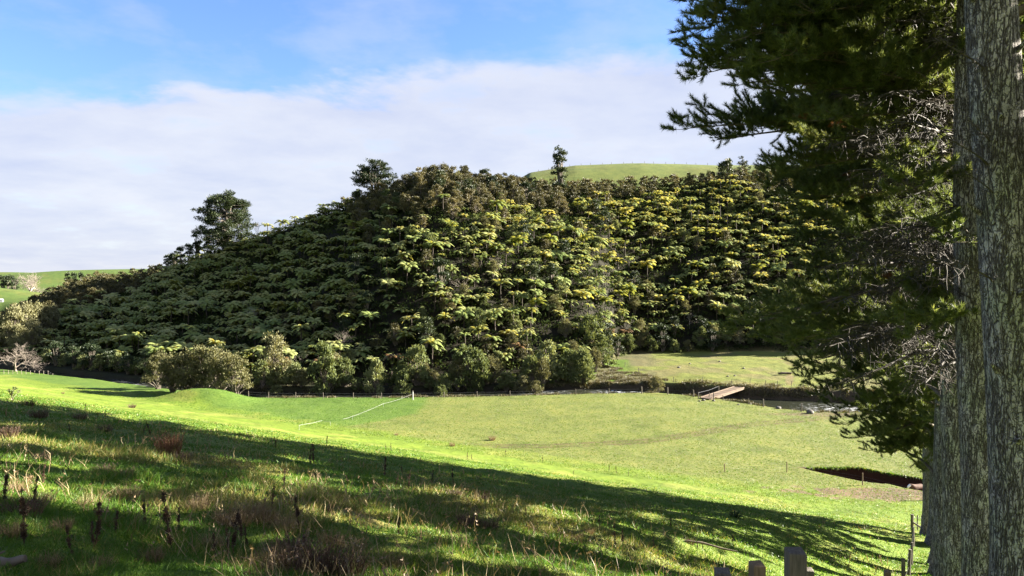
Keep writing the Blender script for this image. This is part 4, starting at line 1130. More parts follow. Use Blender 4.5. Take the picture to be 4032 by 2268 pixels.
# battened corner fence beside the last pine
t = thing('corner_fence', 'dark strainer post with battens and a diagonal brace beside the last pine', 'fence', (32.6, 60.0, tz(32.6, 60)))
cx, cy, cz = t.location
def part_post(nm, x, y, h, r, mat='post'):
    mb = MB(); z = tz(x, y); tube(mb, [[0, 0, -.4], [0, 0, h]], r, 8); obj(nm, mb.mesh('post', M[mat]), t, (x - cx, y - cy, z - cz))
part_post('post', 32.6, 60, 1.35, .12)
for k, (px, Y) in enumerate([(919.5, 61.5), (923.5, 62.5), (927, 64), (930, 65), (933, 66)]):
    x, y, z = at(px, Y); part_post('batten', x, y, 1.3, .045)
mb = MB(); tube(mb, [[0, 0, .75], [1.5, -1.2, -.25]], .07, 6); obj('brace', mb.mesh('brace', M['post']), t)
mb = MB()
for hh in (.35, .7, 1.05):
    q_ = [(32.6, 60)] + [at(px, Y)[:2] for px, Y in ((919.5, 61.5), (923.5, 62.5), (927, 64), (930, 65), (933, 66))]
    tube(mb, [[a - cx, b - cy, tz(a, b) - cz + hh] for a, b in q_], .012, 3, cap=False)
obj('wire', mb.mesh('wire', M['wire']), t)
pp = []
for px, Y, top, r in [(915.5, 49, None, .10), (913.5, 41, None, .08), (911, 35, None, .08), (906, 29.5, None, .08)]:
    x, y, z = at(px, Y); pp.append((x, y, z, 1.25, r))
fence('row_fence', 'wooden post fence coming down beside the pine row from the battened corner', pp, mat='post', wires=(.4, .8, 1.1), wr=.01)
# near fence: only post tops reach into the picture
def near_post(px, Y, ytop, w, mat, label, d=None):
    x = (px - 512) / FPX * Y; zt = (HOR - ytop) / FPX * Y; g = tz(x, Y)
    o = MB(); hh = max(1.1, zt - g + .3)
    rng = np.random.default_rng(int(px))
    V = np.array([[-w / 2, -w / 2, -hh], [w / 2, -w / 2, -hh], [w / 2, w / 2, -hh], [-w / 2, w / 2, -hh], [-w / 2, -w / 2, 0], [w / 2, -w / 2, -.01], [w / 2, w / 2, .015], [-w / 2, w / 2, .01]])
    o.add(V, [[0, 3, 2, 1], [4, 5, 6, 7], [0, 1, 5, 4], [1, 2, 6, 5], [2, 3, 7, 6], [3, 0, 4, 7]])
    me = o.mesh('near_post', M[mat])
    ob = obj('fence_post', me, None, (x, Y, zt), (0, 0, rng.uniform(-.15, .15)))
    md = ob.modifiers.new('b', 'BEVEL'); md.width = .012; md.segments = 2
    tag(ob, label, 'post', 'fence posts at the bottom edge')
near_post(724, 7.4, 572.5, .15, 'post', 'dark square post top at the bottom edge, lowest of the cluster')
near_post(758.5, 8.2, 565, .14, 'post_warm', 'warm brown sunlit square post top beside the tallest dark post')
near_post(797, 8.6, 552, .20, 'post', 'tallest thick dark post top at the bottom edge')
near_post(810.5, 9.5, 571, .11, 'post', 'thin dark post top tucked behind the tallest post')
near_post(889.5, 14.0, 573, .11, 'post_warm', 'small warm post tip between the tallest post and the pine trunks')
pp = [(*at(px, 181 + .1 * k), .9, .05) for k, px in enumerate(np.linspace(3, 56, 13))]
fence('field_fence', 'row of pale battens crossing the field below the bare winter tree', pp, mat='bare', wires=(.5, .85), wr=.01)
# electric tape
t = None
pts = []
for px, py in [(412.6, 396.8), (398, 400), (383.2, 404), (363, 413), (352, 417), (342.7, 419.9), (329.8, 422.7), (321.8, 421.7), (298.5, 427)]:
    x, y, z = ground_at(px, py + 3.4); pts.append((x, y, z + .62))
pts[0] = (pts[0][0], pts[0][1], tz(pts[0][0], pts[0][1]) + 1.2)
t = thing('electric_fence', 'white electric tape strung from a white topped post across the paddock', 'fence', pts[0])
mb = MB(); P = np.array(pts) - np.array(pts[0])
for k, (a, b) in enumerate(zip(P[:-1], P[1:])):
    if k in (5,): continue
    tube(mb, [a, (a + b) / 2 - [0, 0, .05], b], .012, 4, cap=False)
obj('tape', mb.mesh('tape', M['white']), t)
mb = MB(); tube(mb, [[0, 0, -1.5], [0, 0, .35]], .11, 8); obj('post', mb.mesh('post', M['white']), t)
for k in (2, 4, 6, 8):
    mb = MB(); tube(mb, [P[k] - [0, 0, .8], P[k] + [0, 0, .03]], .02, 5); obj('post', mb.mesh('tread_in', M['white']), t)

# ------------------------------------------------------------------ bridge, boulder, rocks, cow
def build_bridge():
    a = np.array([(705 - 512) / FPX * 146, 145.5, -23.9]); b = np.array([(740 - 512) / FPX * 156, 156.0, -23.25])
    t = thing('footbridge', 'wooden plank footbridge crossing the river between the two paddocks', 'bridge', tuple(a))
    v = b - a; L = np.linalg.norm(v[:2]); rz = math.atan2(v[1], v[0]); tl = math.atan2(v[2], L)
    n = 34
    mb = MB()
    sd = np.array([-math.sin(rz), math.cos(rz), 0])
    for k in range(n):
        c = v * (k + .5) / n
        box(mb, c + [0, 0, .02 * math.sin(k * 5)], (L / n * .90, 2.3, .07), rz, .5, (-tl, 0))
    obj('deck', mb.mesh('deck', M['plank']), t)
    for s in (-1, 1):
        mb = MB(); box(mb, v / 2 + sd * s * .9 + [0, 0, -.26], (L * 1.02, .2, .3), rz, .5, (-tl, 0)); obj('beam', mb.mesh('beam', M['plank']), t)
        mb = MB(); box(mb, v / 2 + sd * s * 1.08 + [0, 0, .10], (L * .98, .12, .12), rz, .5, (-tl, 0)); obj('kerb', mb.mesh('kerb', M['plank']), t)
    for u, s in ((-.02, 1), (.55, 1), (.06, -1)):
        mb = MB(); tube(mb, [v * u + sd * s * 1.35 + [0, 0, -.8], v * u + sd * s * 1.35 + [0, 0, 1.1]], .10, 6); obj('post', mb.mesh('post', M['post']), t)
    mb = MB(); tube(mb, [v * -.02 + sd * 1.35 + [0, 0, 1.0], v * .25 + sd * 1.35 + [0, 0, .85], v * .55 + sd * 1.35 + [0, 0, 1.0]], .03, 4); obj('handline', mb.mesh('line', M['wire']), t)
build_bridge()

def rock_mesh(seed, sx, sy, sz):
    rng = np.random.default_rng(seed)
    n, m_ = 14, 20
    ph, th = np.meshgrid(np.linspace(0, PI, n), np.linspace(0, 2 * PI, m_, endpoint=False), indexing='ij')
    d = np.stack([np.sin(ph) * np.cos(th), np.sin(ph) * np.sin(th), np.cos(ph)], -1)
    r = 1 + .35 * (fbm(d[..., 0] * 1.6 + d[..., 2] * 1.1 + seed, d[..., 1] * 1.6 - d[..., 2], seed, 3) - .5)
    V = (d * r[..., None] * [sx, sy, sz]).reshape(-1, 3)
    i = np.arange(n - 1)[:, None] * m_; j = np.arange(m_)[None, :]; j2 = (j + 1) % m_
    F = np.stack([i + j, i + m_ + j, i + m_ + j2, i + j2], -1).reshape(-1, 4)
    return mk_mesh('rock', V, tri(F), M['rock'], True)

def rock(px, Y, s, seed, label, group=None, name='boulder', cat='boulder', flat=.8):
    x, y, z = at(px, Y); tag(obj(name, rock_mesh(seed, s, s * .9, s * flat), None, (x, y, z + s * .3)), label, cat, group)
rock(811, 130.0, .62, 1, 'large pale round boulder beside a fence post at the river edge')
for k, (px, Y, s, lab) in enumerate([(704, 144, .35, 'grey rock at the paddock end of the footbridge'), (714, 143.5, .3, 'pale rock beside the footbridge landing'), (700, 143, .25, 'small rock under the footbridge fence'),
                                (739, 139, .22, 'small white stone on the bare track below the footbridge'), (779, 135, .5, 'mossy stone at the river edge by the fence'), (790, 136, .4, 'low wet stone in the river shallows'),
                                (744, 181, .35, 'dark stone alone in the middle of the far paddock'), (679, 184, .4, 'dark stone near the shaded top of the far paddock'), (728, 170, .3, 'dark stone above the far paddock fence'), (735, 170.5, .3, 'dark stone by the worn track in the far paddock'), (690, 190, .3, 'half buried stone at the shadow edge of the far paddock'), (720, 194, .3, 'stone on the rough ground of the far paddock')]):
    rock(px, Y, s, 20 + k, lab, None, 'rock', 'rock', .6)
x, y, z = at(784, 171)
mb = MB(); rl = np.random.default_rng(5)
for k in range(6):
    c = np.array([rl.uniform(-.9, .9), rl.uniform(-.4, .4), .25 + .1 * k * .6]); d_ = np.array([rl.uniform(.9, 1.5), rl.uniform(-.3, .3), rl.uniform(-.1, .1)])
    tube(mb, [c - d_, c, c + d_], [.14, .16, .12], 6)
tag(obj('log_pile', mb.mesh('log_pile', M['limb'])), 'dark heap of logs beside the worn track in the far paddock', 'log pile').location = (x, y, z)

def build_cow():
    px, Y = 920.5, 84.6
    x = (px - 512) / FPX * Y; zg = tz(x, Y)
    zt = (HOR - 484.0) / FPX * Y          # top of the back
    h = max(1.25, min(1.6, zt - zg))
    t = thing('cow', 'dark brown cow with a white face standing in the shaded pit', 'cow', (x, Y, max(zg, zt - 1.45)), math.radians(200))
    me = bpy.data.meshes.new('cow_body')
    V = [(0, 0, 1.0), (.45, 0, 1.02), (.8, 0, 1.05), (1.05, 0, 1.25), (1.3, 0, 1.32), (1.55, 0, 1.18), (-.45, 0, 1.02), (-.8, 0, 1.08), (-.95, 0, .9), (-1.0, 0, .45)]
    E = [(0, 1), (1, 2), (2, 3), (3, 4), (4, 5), (0, 6), (6, 7), (7, 8), (8, 9)]
    R = [.36, .36, .33, .22, .15, .10, .36, .30, .05, .03]
    def leg(root, pts):
        pr = root
        for (p, r) in pts:
            V.append(p); R.append(r); E.append((pr, len(V) - 1)); pr = len(V) - 1
    for s in (-1, 1):
        leg(2, [((.72, .18 * s, .72), .15), ((.72, .19 * s, .42), .08), ((.70, .19 * s, .08), .06), ((.75, .19 * s, 0), .07)])
        leg(7, [((-.72, .18 * s, .75), .18), ((-.66, .19 * s, .52), .10), ((-.82, .19 * s, .38), .07), ((-.78, .19 * s, .08), .055), ((-.73, .19 * s, 0), .065)])
        leg(4, [((1.26, .13 * s, 1.42), .05), ((1.22, .26 * s, 1.42), .04)])
    me.from_pydata(V, E, [])
    o = obj('body', me, t); me.materials.append(M['cow'])
    md = o.modifiers.new('s', 'SKIN')
    for v, r in zip(me.skin_vertices[0].data, R): v.radius = (r, r)
    me.skin_vertices[0].data[0].use_root = True
    o.modifiers.new('d', 'SUBSURF').render_levels = 2
    fm = MB(); tube(fm, [[1.33, 0, 1.34], [1.48, 0, 1.27], [1.64, 0, 1.14], [1.70, 0, 1.09]], [.155, .15, .115, .07], 10); obj('face', fm.mesh('cow_face', M['cowwhite'], True), t)
build_cow()

# ------------------------------------------------------------------ grass
def build_grass():
    rng = np.random.default_rng(23)
    # near slope: tufts get sparser and coarser with distance
    n = 190000
    t = np.where(rng.uniform(size=n) < .82, rng.uniform(-.80, .86, n), rng.uniform(-2.2, 1.6, n)); Y = 1.4 * np.exp(rng.uniform(0, 1, n) ** .85 * math.log(75 / 1.4))
    x = t * Y; z = terrain(x, Y)
    Np = near_plane(x, Y) - FLAT
    ok = Np > -1.5
    x, Y, z = x[ok], Y[ok], z[ok]; n = len(x)
    dist = np.hypot(x, Y)
    pn = fbm(x / 4.5 + 3, Y / 4.5, 57, 4); pn2 = fbm(x / 1.1, Y / 1.1, 59, 3)
    left = sstep(10, -5, x) * sstep(45, 5, Y)
    dry = np.clip(sstep(.47, .66, pn + .3 * (pn2 - .5)) * (.25 + 1.1 * left), 0, 1)
    rank = sstep(.45, .75, pn2) * (.4 + .8 * left)
    tus = sstep(.56, .74, vnoise(x / .8, Y / .8, 88)) * sstep(.42, .6, fbm(x / 5, Y / 5, 89, 2))
    hgt = (.03 + .06 * rng.uniform(0, 1, n)) * (1 + 1.1 * rank + 1.6 * dry * rng.uniform(.2, 1, n) ** 2 + 2.0 * tus * (.4 + .6 * left))
    dry = np.clip(dry + tus * .35, 0, 1) * (1 + .25 * np.minimum(dist / 60, 1))
    wid = np.maximum(.005, dist * .00095)
    k = 6
    P = np.repeat(np.stack([x, Y, z - .01], -1), k, 0) + rng.normal(0, 1, (n * k, 3)) * np.repeat(np.minimum(.03 + dist * .004, .3), k)[:, None] * [1, 1, 0]
    D = rng.normal(0, .8, (n * k, 3)) * [1, 1, 0] + [.05, 0, 1.0]
    V, F = leaf_tris(P, D, np.repeat(hgt, k) * rng.uniform(.6, 1.3, n * k), np.repeat(wid, k) * rng.uniform(.7, 1.3, n * k), rng)
    col = np.clip(np.repeat(.12 + .42 * pn2 * .8, k) + rng.normal(0, .10, n * k), 0, .62)
    isdry = rng.uniform(size=n * k) < np.repeat(dry, k) * .7
    col = np.where(isdry, rng.uniform(.65, 1, n * k), col)
    o = obj('slope_grass', mk_mesh('slope_grass', V, F, M['grass'], False, {'v': np.repeat(col, 3)}))
    tag(o, 'rough green and straw coloured grass on the near slope', 'grass', None, 'stuff')
    # paddock: short tufts that give the sward its speckle
    n = 90000
    Y = rng.uniform(75, 153, n); p = rng.uniform(-20, 1030, n); x = (p - 512) / FPX * Y
    rn = np.interp(p, R_PX, R_NEAR)
    pn_, pf_ = pit_edges(x)
    ok = (Y < rn - .5) & (near_plane(x, Y) - FLAT < .5) & ~((Y > pn_ - .2) & (Y < pf_ + .1) & (x > 34) & (x < 65))
    x, Y = x[ok], Y[ok]; z = terrain(x, Y); n = len(x); k = 3
    P = np.repeat(np.stack([x, Y, z - .02], -1), k, 0) + rng.normal(0, .10, (n * k, 3)) * [1, 1, 0]
    D = rng.normal(0, .6, (n * k, 3)) * [1, 1, 0] + [0, 0, 1.0]
    V, F = leaf_tris(P, D, rng.uniform(.06, .17, n * k), rng.uniform(.05, .11, n * k), rng)
    ex = rng.uniform(37, 60, 1500); ey = pit_edges(ex)[1] + rng.uniform(-.25, .25, 1500); ez = terrain(ex, ey + .35) + .03
    EV, EF = leaf_tris(np.stack([ex, ey, ez], -1), rng.normal(0, .4, (1500, 3)) + [0, -.7, -.5], rng.uniform(.2, .6, 1500), rng.uniform(.06, .16, 1500), rng)
    V = np.concatenate([V, EV]); F = np.concatenate([F, EF + n * k * 3])
    tape = np.interp(Y, [0, 112, 118, 130, 150, 300], [-30, -30, -24, -17, -16.5, -10])
    col = np.where(np.repeat(x < tape, k), rng.uniform(.15, .5, n * k), rng.uniform(.30, .72, n * k))
    col = np.concatenate([col, rng.uniform(.2, .8, 1500)])
    o = obj('paddock_grass', mk_mesh('paddock_grass', V, F, M['grass'], False, {'v': np.repeat(col, 3)}))
    tag(o, 'short grazed grass of the river flat', 'grass', None, 'stuff')
    # rank brown grass along the banks
    n = 26000
    p = rng.uniform(225, 880, n); side = rng.uniform(size=n) < .3
    Y = np.where(side, np.interp(p, R_PX, R_NEAR) + rng.normal(.3, .5, n), np.interp(p, R_PX, R_FAR) + np.abs(rng.normal(0, 2.2, n)) - .9 * (p > 640))
    extra = rng.uniform(size=n) < .35
    p2 = rng.uniform(560, 668, n); Y = np.where(extra, np.interp(p2, R_PX, R_FAR) + rng.uniform(0, 1, n) * np.interp(p2, [560, 600, 668], [8, 26, 5]), Y); p = np.where(extra, p2, p)
    x = (p - 512) / FPX * Y; z = terrain(x, Y); k = 5
    clump = fbm(x / 1.8, Y / 1.8, 61, 3) - .14 * (~side & (p < 520))
    ok = clump > .46; x, Y, z, clump = x[ok], Y[ok], z[ok], clump[ok]; n = len(x)
    P = np.repeat(np.stack([x, Y, z - .05], -1), k, 0) + rng.normal(0, .2, (n * k, 3)) * [1, 1, 0]
    D = rng.normal(0, .5, (n * k, 3)) * [1, 1, 0] + [0, 0, 1.0]
    V, F = leaf_tris(P, D, np.repeat(.25 + 1.3 * (clump - .46), k) * rng.uniform(.6, 1.3, n * k), rng.uniform(.06, .14, n * k), rng)
    o = obj('bank_grass', mk_mesh('bank_grass', V, F, M['bank'], False, {'v': np.repeat(np.clip(rng.normal(.45, .22, n * k), 0, 1), 3)}))
    tag(o, 'rank brown dead grass along the river banks', 'grass', None, 'stuff')
build_grass()

def build_dead_stems():
    rng = np.random.default_rng(29)
    n = 9000
    t = rng.uniform(-.75, .55, n); Y = 3.5 * np.exp(rng.uniform(0, 1, n) * math.log(52 / 3.5)); x = t * Y
    dn = fbm(x / 3.2 + 8, Y / 3.2, 95, 3) + .10 * sstep(8, -10, x)
    ok = (dn > .60) & (near_plane(x, Y) - FLAT > 1.5)
    x, Y = x[ok], Y[ok]; z = terrain(x, Y); n = len(x)
    mb = MB()
    for i in range(n):
        L = rng.uniform(.12, .5); d = rng.normal(0, .45, 3) * [1, 1, 0] + [0, 0, 1]; d /= np.linalg.norm(d)
        b = np.array([x[i], Y[i], z[i] - .02]); w = max(.003, .00042 * Y[i]); s_ = np.cross(d, rng.normal(size=3)); s_ = s_ / np.linalg.norm(s_) * w
        m_ = b + d * L * .6; e = m_ + (d + rng.normal(0, .5, 3) * [1, 1, .6]) * L * .4
        mb.add([b - s_, b + s_, m_ + s_, m_ - s_, e], [[0, 1, 2], [0, 2, 3], [3, 2, 4]], rng.uniform(0, 1))
        if rng.uniform() < .25:
            V, F = leaf_tris(e + rng.normal(0, .02, (4, 3)), rng.normal(size=(4, 3)) + d, .05, .02, rng); mb.add(V, F, rng.uniform(0, .6))
    tag(obj('dead_stems', mb.mesh('dead_stems', M['dry'])), 'tangle of thin dead brown and straw stems through the rough grass', 'dead stems', None, 'stuff')
build_dead_stems()

# ------------------------------------------------------------------ weeds on the near slope
def dock_mesh(seed):
    rng = np.random.default_rng(seed); mb = MB()
    h = 1.0; u = np.linspace(0, 1, 9)
    P = np.stack([.05 * np.sin(u * 3 + seed) + rng.normal(0, .008, 9).cumsum(), .04 * np.sin(u * 2.2 + 2 * seed), u * h], -1); P -= P[0]
    tube(mb, P, np.linspace(.014, .006, 9), 5, .3)
    for k in range(52):
        t = rng.uniform(.18, .98); c = np.array([np.interp(t, u, P[:, i]) for i in range(3)])
        if math.sin(t * 17 + seed) < -.55: continue
        n = 12; R = .042 * (1.1 - .6 * t)
        d = rng.normal(size=(n, 3)); d /= np.linalg.norm(d, axis=1)[:, None]
        V, F = leaf_tris(c + d * R * .6, d + [0, 0, .5], .042, .024, rng); mb.add(V, F, rng.uniform(0, 1))
    for k in range(2):
        t = rng.uniform(.35, .7); c = np.array([np.interp(t, u, P[:, i]) for i in range(3)]); a = rng.uniform(0, 6.28)
        e = c + np.array([math.cos(a) * .10, math.sin(a) * .10, .22]); tube(mb, [c, (c + e) / 2 + [0, 0, .02], e], [.006, .005, .003], 4, .3)
        for q in range(8):
            cc = c + (e - c) * rng.uniform(.3, 1); d = rng.normal(size=(6, 3)); V, F = leaf_tris(cc + d * .012, d + [0, 0, .5], .03, .018, rng); mb.add(V, F, rng.uniform(0, 1))
    return mb.mesh('dock_stalk', M['dock'])

def clump_mesh(seed, n, w, h, mat, lean=.35, leaf=.5, bw=.010):
    rng = np.random.default_rng(seed); mb = MB()
    for k in range(n):
        a = rng.uniform(0, 6.28); r = w * .5 * rng.uniform(0, 1) ** .7
        b = np.array([math.cos(a) * r, math.sin(a) * r, -.03]); d = np.array([math.cos(a) * lean * rng.uniform(0, 1.6) + rng.normal(0, .15), math.sin(a) * lean * rng.uniform(0, 1.6) + rng.normal(0, .15), 1.0]); d /= np.linalg.norm(d)
        l = h * rng.uniform(.45, 1.05); m_ = b + d * l * .55; e = b + d * l + np.array([d[0], d[1], -.35]) * l * .25 * rng.uniform(0, 1.4)
        s = np.cross(d, rng.normal(size=3)); s = s / np.linalg.norm(s) * bw
        mb.add([b - s, b + s, m_ + s * .8, m_ - s * .8, e], [[0, 1, 2], [0, 2, 3], [3, 2, 4]], rng.uniform(.1, .95))
        if rng.uniform() < leaf:
            dd = rng.normal(size=(5, 3)) + d; V, F = leaf_tris(np.array([m_ + (e - m_) * q for q in rng.uniform(0, 1, 5)]), dd, .05, .03, rng); mb.add(V, F, rng.uniform(.1, .9))
    return mb.mesh('weed_clump', M[mat])

def tuft_named(nm, me, px, py, s, label, cat, group=None, y0=2.0, rz=None):
    x, y, z = ground_at(px, py, y0)
    o = obj(nm, me, None, (x, y, z - .02), (random.uniform(-.08, .08), random.uniform(-.08, .08), random.uniform(0, 6.28)), s)
    return tag(o, label, cat, group)

docks = [dock_mesh(900 + k) for k in range(7)]
# (photo x, photo y of the foot, height in picture rows)
dock_px = [(3, 509, 40), (21, 548, 62), (31, 512, 36), (41, 485, 14), (72, 560, 26), (91, 551, 54), (92, 552, 30), (114, 537, 26), (142, 531, 33), (172, 552, 62), (178, 533, 26), (215, 561, 24), (225, 559, 34), (232, 558, 48), (240, 545, 38), (247, 548, 22),
           (284, 495, 26), (297, 527, 22), (310, 466, 18), (314, 468, 26), (69, 434, 12), (142, 436, 12), (150, 436, 16), (275, 449, 12), (297, 531, 34), (326, 448, 12), (83, 412, 9), (104, 419, 10), (96, 420, 9), (305, 560, 30), (270, 512, 26),
           (386, 451, 7), (391, 452, 9), (400, 455, 6), (395, 488, 14), (402, 476, 12), (408, 490, 20), (431, 484, 14), (453, 485, 18), (467, 461, 8), (472, 461, 7), (484, 503, 14), (489, 502, 12), (506, 456, 6), (543, 463, 7), (398, 536, 22), (384, 478, 22), (550, 477, 5),
           (574, 476, 6), (609, 473, 8), (617, 475, 8), (629, 477, 6), (584, 490, 9), (600, 528, 10), (672, 531, 14), (655, 552, 16), (698, 553, 14), (704, 551, 10), (617, 549, 24), (623, 551, 22), (735, 549, 13), (560, 542, 12), (525, 520, 12)]
def dock_label(px, py):
    row = 'at the slope shadow edge' if py < 470 else ('in mid shade' if py < 520 else 'in low dappled grass')
    z = 'below the bare winter tree' if px < 130 else 'below the olive riverside clump' if px < 260 else 'below the white tape fence' if px < 420 else 'below the spur of ferns' if px < 560 else 'towards the near post tops'
    return f'dead dock stalk {row} {z}', f'dock stalks {row} {z}'
for k, (px, py, hp) in enumerate(dock_px):
    x, y, z = ground_at(px, py)
    h = max(.35, hp / FPX * y)
    l, g = dock_label(px, py)
    o = obj('dock_stalk', docks[k % 7], None, (x, y, z - .03), (random.uniform(-.14, .14), random.uniform(-.14, .14), random.uniform(0, 6)), (h * 1.05 if h < .8 else .95,) * 2 + (h,))
    tag(o, l, 'dead weed', g)

CL = {'rust': [clump_mesh(950 + k, 240, .9, 1.0, 'rust', .22, .9) for k in range(2)],
      'brown': [clump_mesh(960 + k, 220, 1.0, .75, 'dry_dark', .45, .5) for k in range(3)] if 'dry_dark' in M else None,
      'straw': [clump_mesh(970 + k, 230, .8, .85, 'dry', .45, .35, .008) for k in range(3)],
      'thistle': [clump_mesh(980, 60, .7, .8, 'thistle', .6, 1.0, .03)]}
M['dry_dark'] = leaf_mat('dark_dead_weed', [(0, (.03, .018, .012)), (.6, (.09, .055, .038)), (1, (.20, .14, .09))], trans=.15, rnd=.2)
CL['brown'] = [clump_mesh(960 + k, 220, 1.0, .75, 'dry_dark', .45, .5) for k in range(3)]
clumps = [('rust', 168, 457, 31, 'tall reddish brown dead weed clump standing in the shaded slope'),
          ('brown', 180, 463, 14, 'low dark weed spill beside the reddish brown clump'),
          ('brown', 37, 418, 12, 'brown dead weed clump at the shadow edge below the winter tree'), ('brown', 27, 406, 9, 'dark weed clump at the top of the slope shadow'),
          ('brown', 78, 420, 10, 'dark bramble clump at the shadow edge beside the tan weeds'), ('brown', 104, 432, 10, 'low dark weed patch under the slope shadow edge'),
          ('brown', 5, 437, 16, 'brown weed clump half cut by the picture edge'), ('brown', 40, 462, 12, 'dark low weed patch in the upper shaded slope'), ('brown', 102, 474, 13, 'wide dark weed heap in the middle of the shaded slope'),
          ('brown', 123, 478, 13, 'brown dead weed clump beside the wide dark heap'), ('straw', 124, 503, 26, 'pale straw coloured weed clump bent over in the shaded slope'),
          ('straw', 196, 511, 24, 'greyish straw clump in the middle of the shaded slope'), ('straw', 226, 525, 28, 'tall pale straw clump catching the sun'), ('straw', 237, 528, 24, 'straw clump behind the tall pale clump'),
          ('brown', 288, 556, 26, 'drooping grey brown weed arch low in the view'), ('brown', 300, 573, 40, 'big brown dead weed pile at the bottom edge'), ('brown', 322, 575, 38, 'brown dead weed pile beside the biggest pile'), ('brown', 345, 576, 30, 'last low weed pile at the bottom edge'),
          ('straw', 268, 570, 32, 'straw and brown stems before the big weed pile'), ('brown', 20, 517, 26, 'dark dead weed mass among stalks by the picture edge'), ('straw', 38, 505, 22, 'dry straw clump in the sunny patch by the picture edge'),
          ('straw', 60, 532, 20, 'flattened straw clump in the sunny rough grass'), ('straw', 105, 528, 14, 'yellow dry tuft in the sunny strip'), ('straw', 150, 563, 22, 'pale grass clump low in the dappled shade'),
          ('brown', 313, 478, 8, 'small dark clump at the edge of a sunny streak'), ('brown', 325, 512, 9, 'flat dark weed clump beside a sunny streak'),
          ('brown', 468, 526, 18, 'dark brown dead weed clump alone in the middle of the shade'), ('brown', 488, 530, 16, 'second dark clump next to the lone brown weed clump'), ('brown', 454, 497, 10, 'small grey weed clump above the lone brown clump'), ('brown', 480, 502, 10, 'dark twiggy clump above the pair of brown clumps'),
          ('straw', 492, 441, 7, 'pinkish dry tuft on the sunlit slope edge by the olive paddock'), ('straw', 452, 447, 6, 'smaller pinkish dry tuft on the sunlit slope'), ('straw', 396, 436, 4, 'low dry tuft on the slope edge before the track'), ('brown', 131, 408, 5, 'lone brown weed tuft on the sunlit slope below the mound'), ('straw', 62, 394, 3, 'dry patch tuft on the sunlit slope below the shadow streaks'),
          ('straw', 252, 522, 30, 'pale straw clump leaning beside the tallest pale clump'), ('straw', 264, 527, 26, 'straw stems rising behind the brown weed arch'), ('straw', 283, 533, 26, 'dry straw clump above the drooping weed arch'), ('straw', 330, 548, 26, 'thin straw clump behind the bottom weed piles'), ('straw', 352, 556, 24, 'pale dry clump at the end of the bottom weed piles'),
           ('straw', 392, 572, 22, 'straw tuft past the bottom edge weed row'), ('straw', 210, 548, 22, 'low straw clump between dock stalks'), ('straw', 16, 494, 22, 'long pale grass clump in the sunny patch'), ('straw', 8, 538, 24, 'pale clump low beside the picture edge'), ('straw', 84, 508, 18, 'straw clump under the dark weed heap'), ('straw', 45, 568, 22, 'pale grass clump above the fallen log'), ('straw', 96, 572, 22, 'pale bent grass at the bottom edge'),
          ('thistle', 736, 518, 11, 'dark spiky thistle in the shade beyond the sunny streaks'), ('straw', 590, 535, 10, 'straw tuft in the dappled shade towards the near posts'), ('brown', 575, 545, 12, 'bent brown stems in the dappled shade'), ('brown', 690, 545, 8, 'low brown weeds beside the fallen stick')]
for k, (kd, px, py, hp, lab) in enumerate(clumps):
    x, y, z = ground_at(px, py)
    h = hp / FPX * y; base = {'rust': 1.0, 'brown': .62, 'straw': .78, 'thistle': .7}[kd]
    s = h / base; me = CL[kd][k % len(CL[kd])]
    o = obj('weed_clump', me, None, (x, y, z - .03), (0, 0, random.uniform(0, 6)), (s * .75, s * .75, s * (1 if kd == 'rust' else .85))); tag(o, lab, 'dead weed')

# young shrub on the slope shoulder, fallen log and stick
x, y, z = ground_at(11, 401)
t = thing('young_shrub', 'small thin leafy shrub alone on the sunlit shoulder of the slope', 'shrub', (x, y, z))
h = 14 / FPX * y
mb = branching(91, 1.0, .9, 4, .03, .6, (2, 3), .4); V, F, A = mb.arrays(); V = V * (h / V[:, 2].max())
obj('stem', mk_mesh('young_stem', V, F, M['limb'], True), t)
rr_ = np.random.default_rng(92); idx = rr_.integers(len(V) // 2, len(V), 160)
Vl, Fl = leaf_tris(V[idx], rr_.normal(size=(160, 3)), .14, .09, rr_)
obj('foliage', mk_mesh('young_leaf', Vl, Fl, M['broad'], False, {'v': np.full(len(Vl), .5)}), t)
x, y, z = ground_at(9, 573)
mb = MB(); u_ = np.linspace(0, 1, 14); rl_ = np.random.default_rng(3)
tube(mb, np.stack([-.5 + .6 * u_, -.12 + .14 * u_ + .012 * np.sin(u_ * 9), .04 + .05 * u_ + .008 * np.sin(u_ * 14)], -1), .040 + .006 * np.sin(u_ * 11) + rl_.normal(0, .002, 14), 10, rnd=1 + .12 * rl_.normal(size=(14, 10)).clip(-1, 1))
tube(mb, [[-.22, -.05, .08], [-.15, .03, .13], [-.1, .06, .15]], [.018, .013, .007], 6)
tag(obj('fallen_log', mb.mesh('fallen_log', M['trunk'], True), None, (x, y, z)), 'pale broken log lying in the grass at the bottom edge', 'log')
x, y, z = ground_at(700, 550)
mb = MB(); tube(mb, [[-.9, .1, .05], [-.4, .05, .22], [.1, 0, .18], [.7, -.15, .05], [1.1, -.3, .02]], [.02, .03, .035, .03, .02], 6)
tag(obj('fallen_stick', mb.mesh('fallen_stick', M['limb'], True), None, (x, y, z)), 'dark curved fallen branch on the shaded slope near the post tops', 'branch')

# ------------------------------------------------------------------ light, sky, camera
EL, AZ = math.radians(21.5), math.radians(12.0)      # sun: low, from the right, a little ahead
sv = Vector((math.cos(EL) * math.cos(AZ), math.cos(EL) * math.sin(AZ), math.sin(EL)))
sd = bpy.data.lights.new('sun', 'SUN'); sd.energy = 5.0; sd.angle = math.radians(.55); sd.color = (1, .93, .80)
so = bpy.data.objects.new('sun', sd); COL.objects.link(so); so.rotation_euler = sv.to_track_quat('Z', 'Y').to_euler()

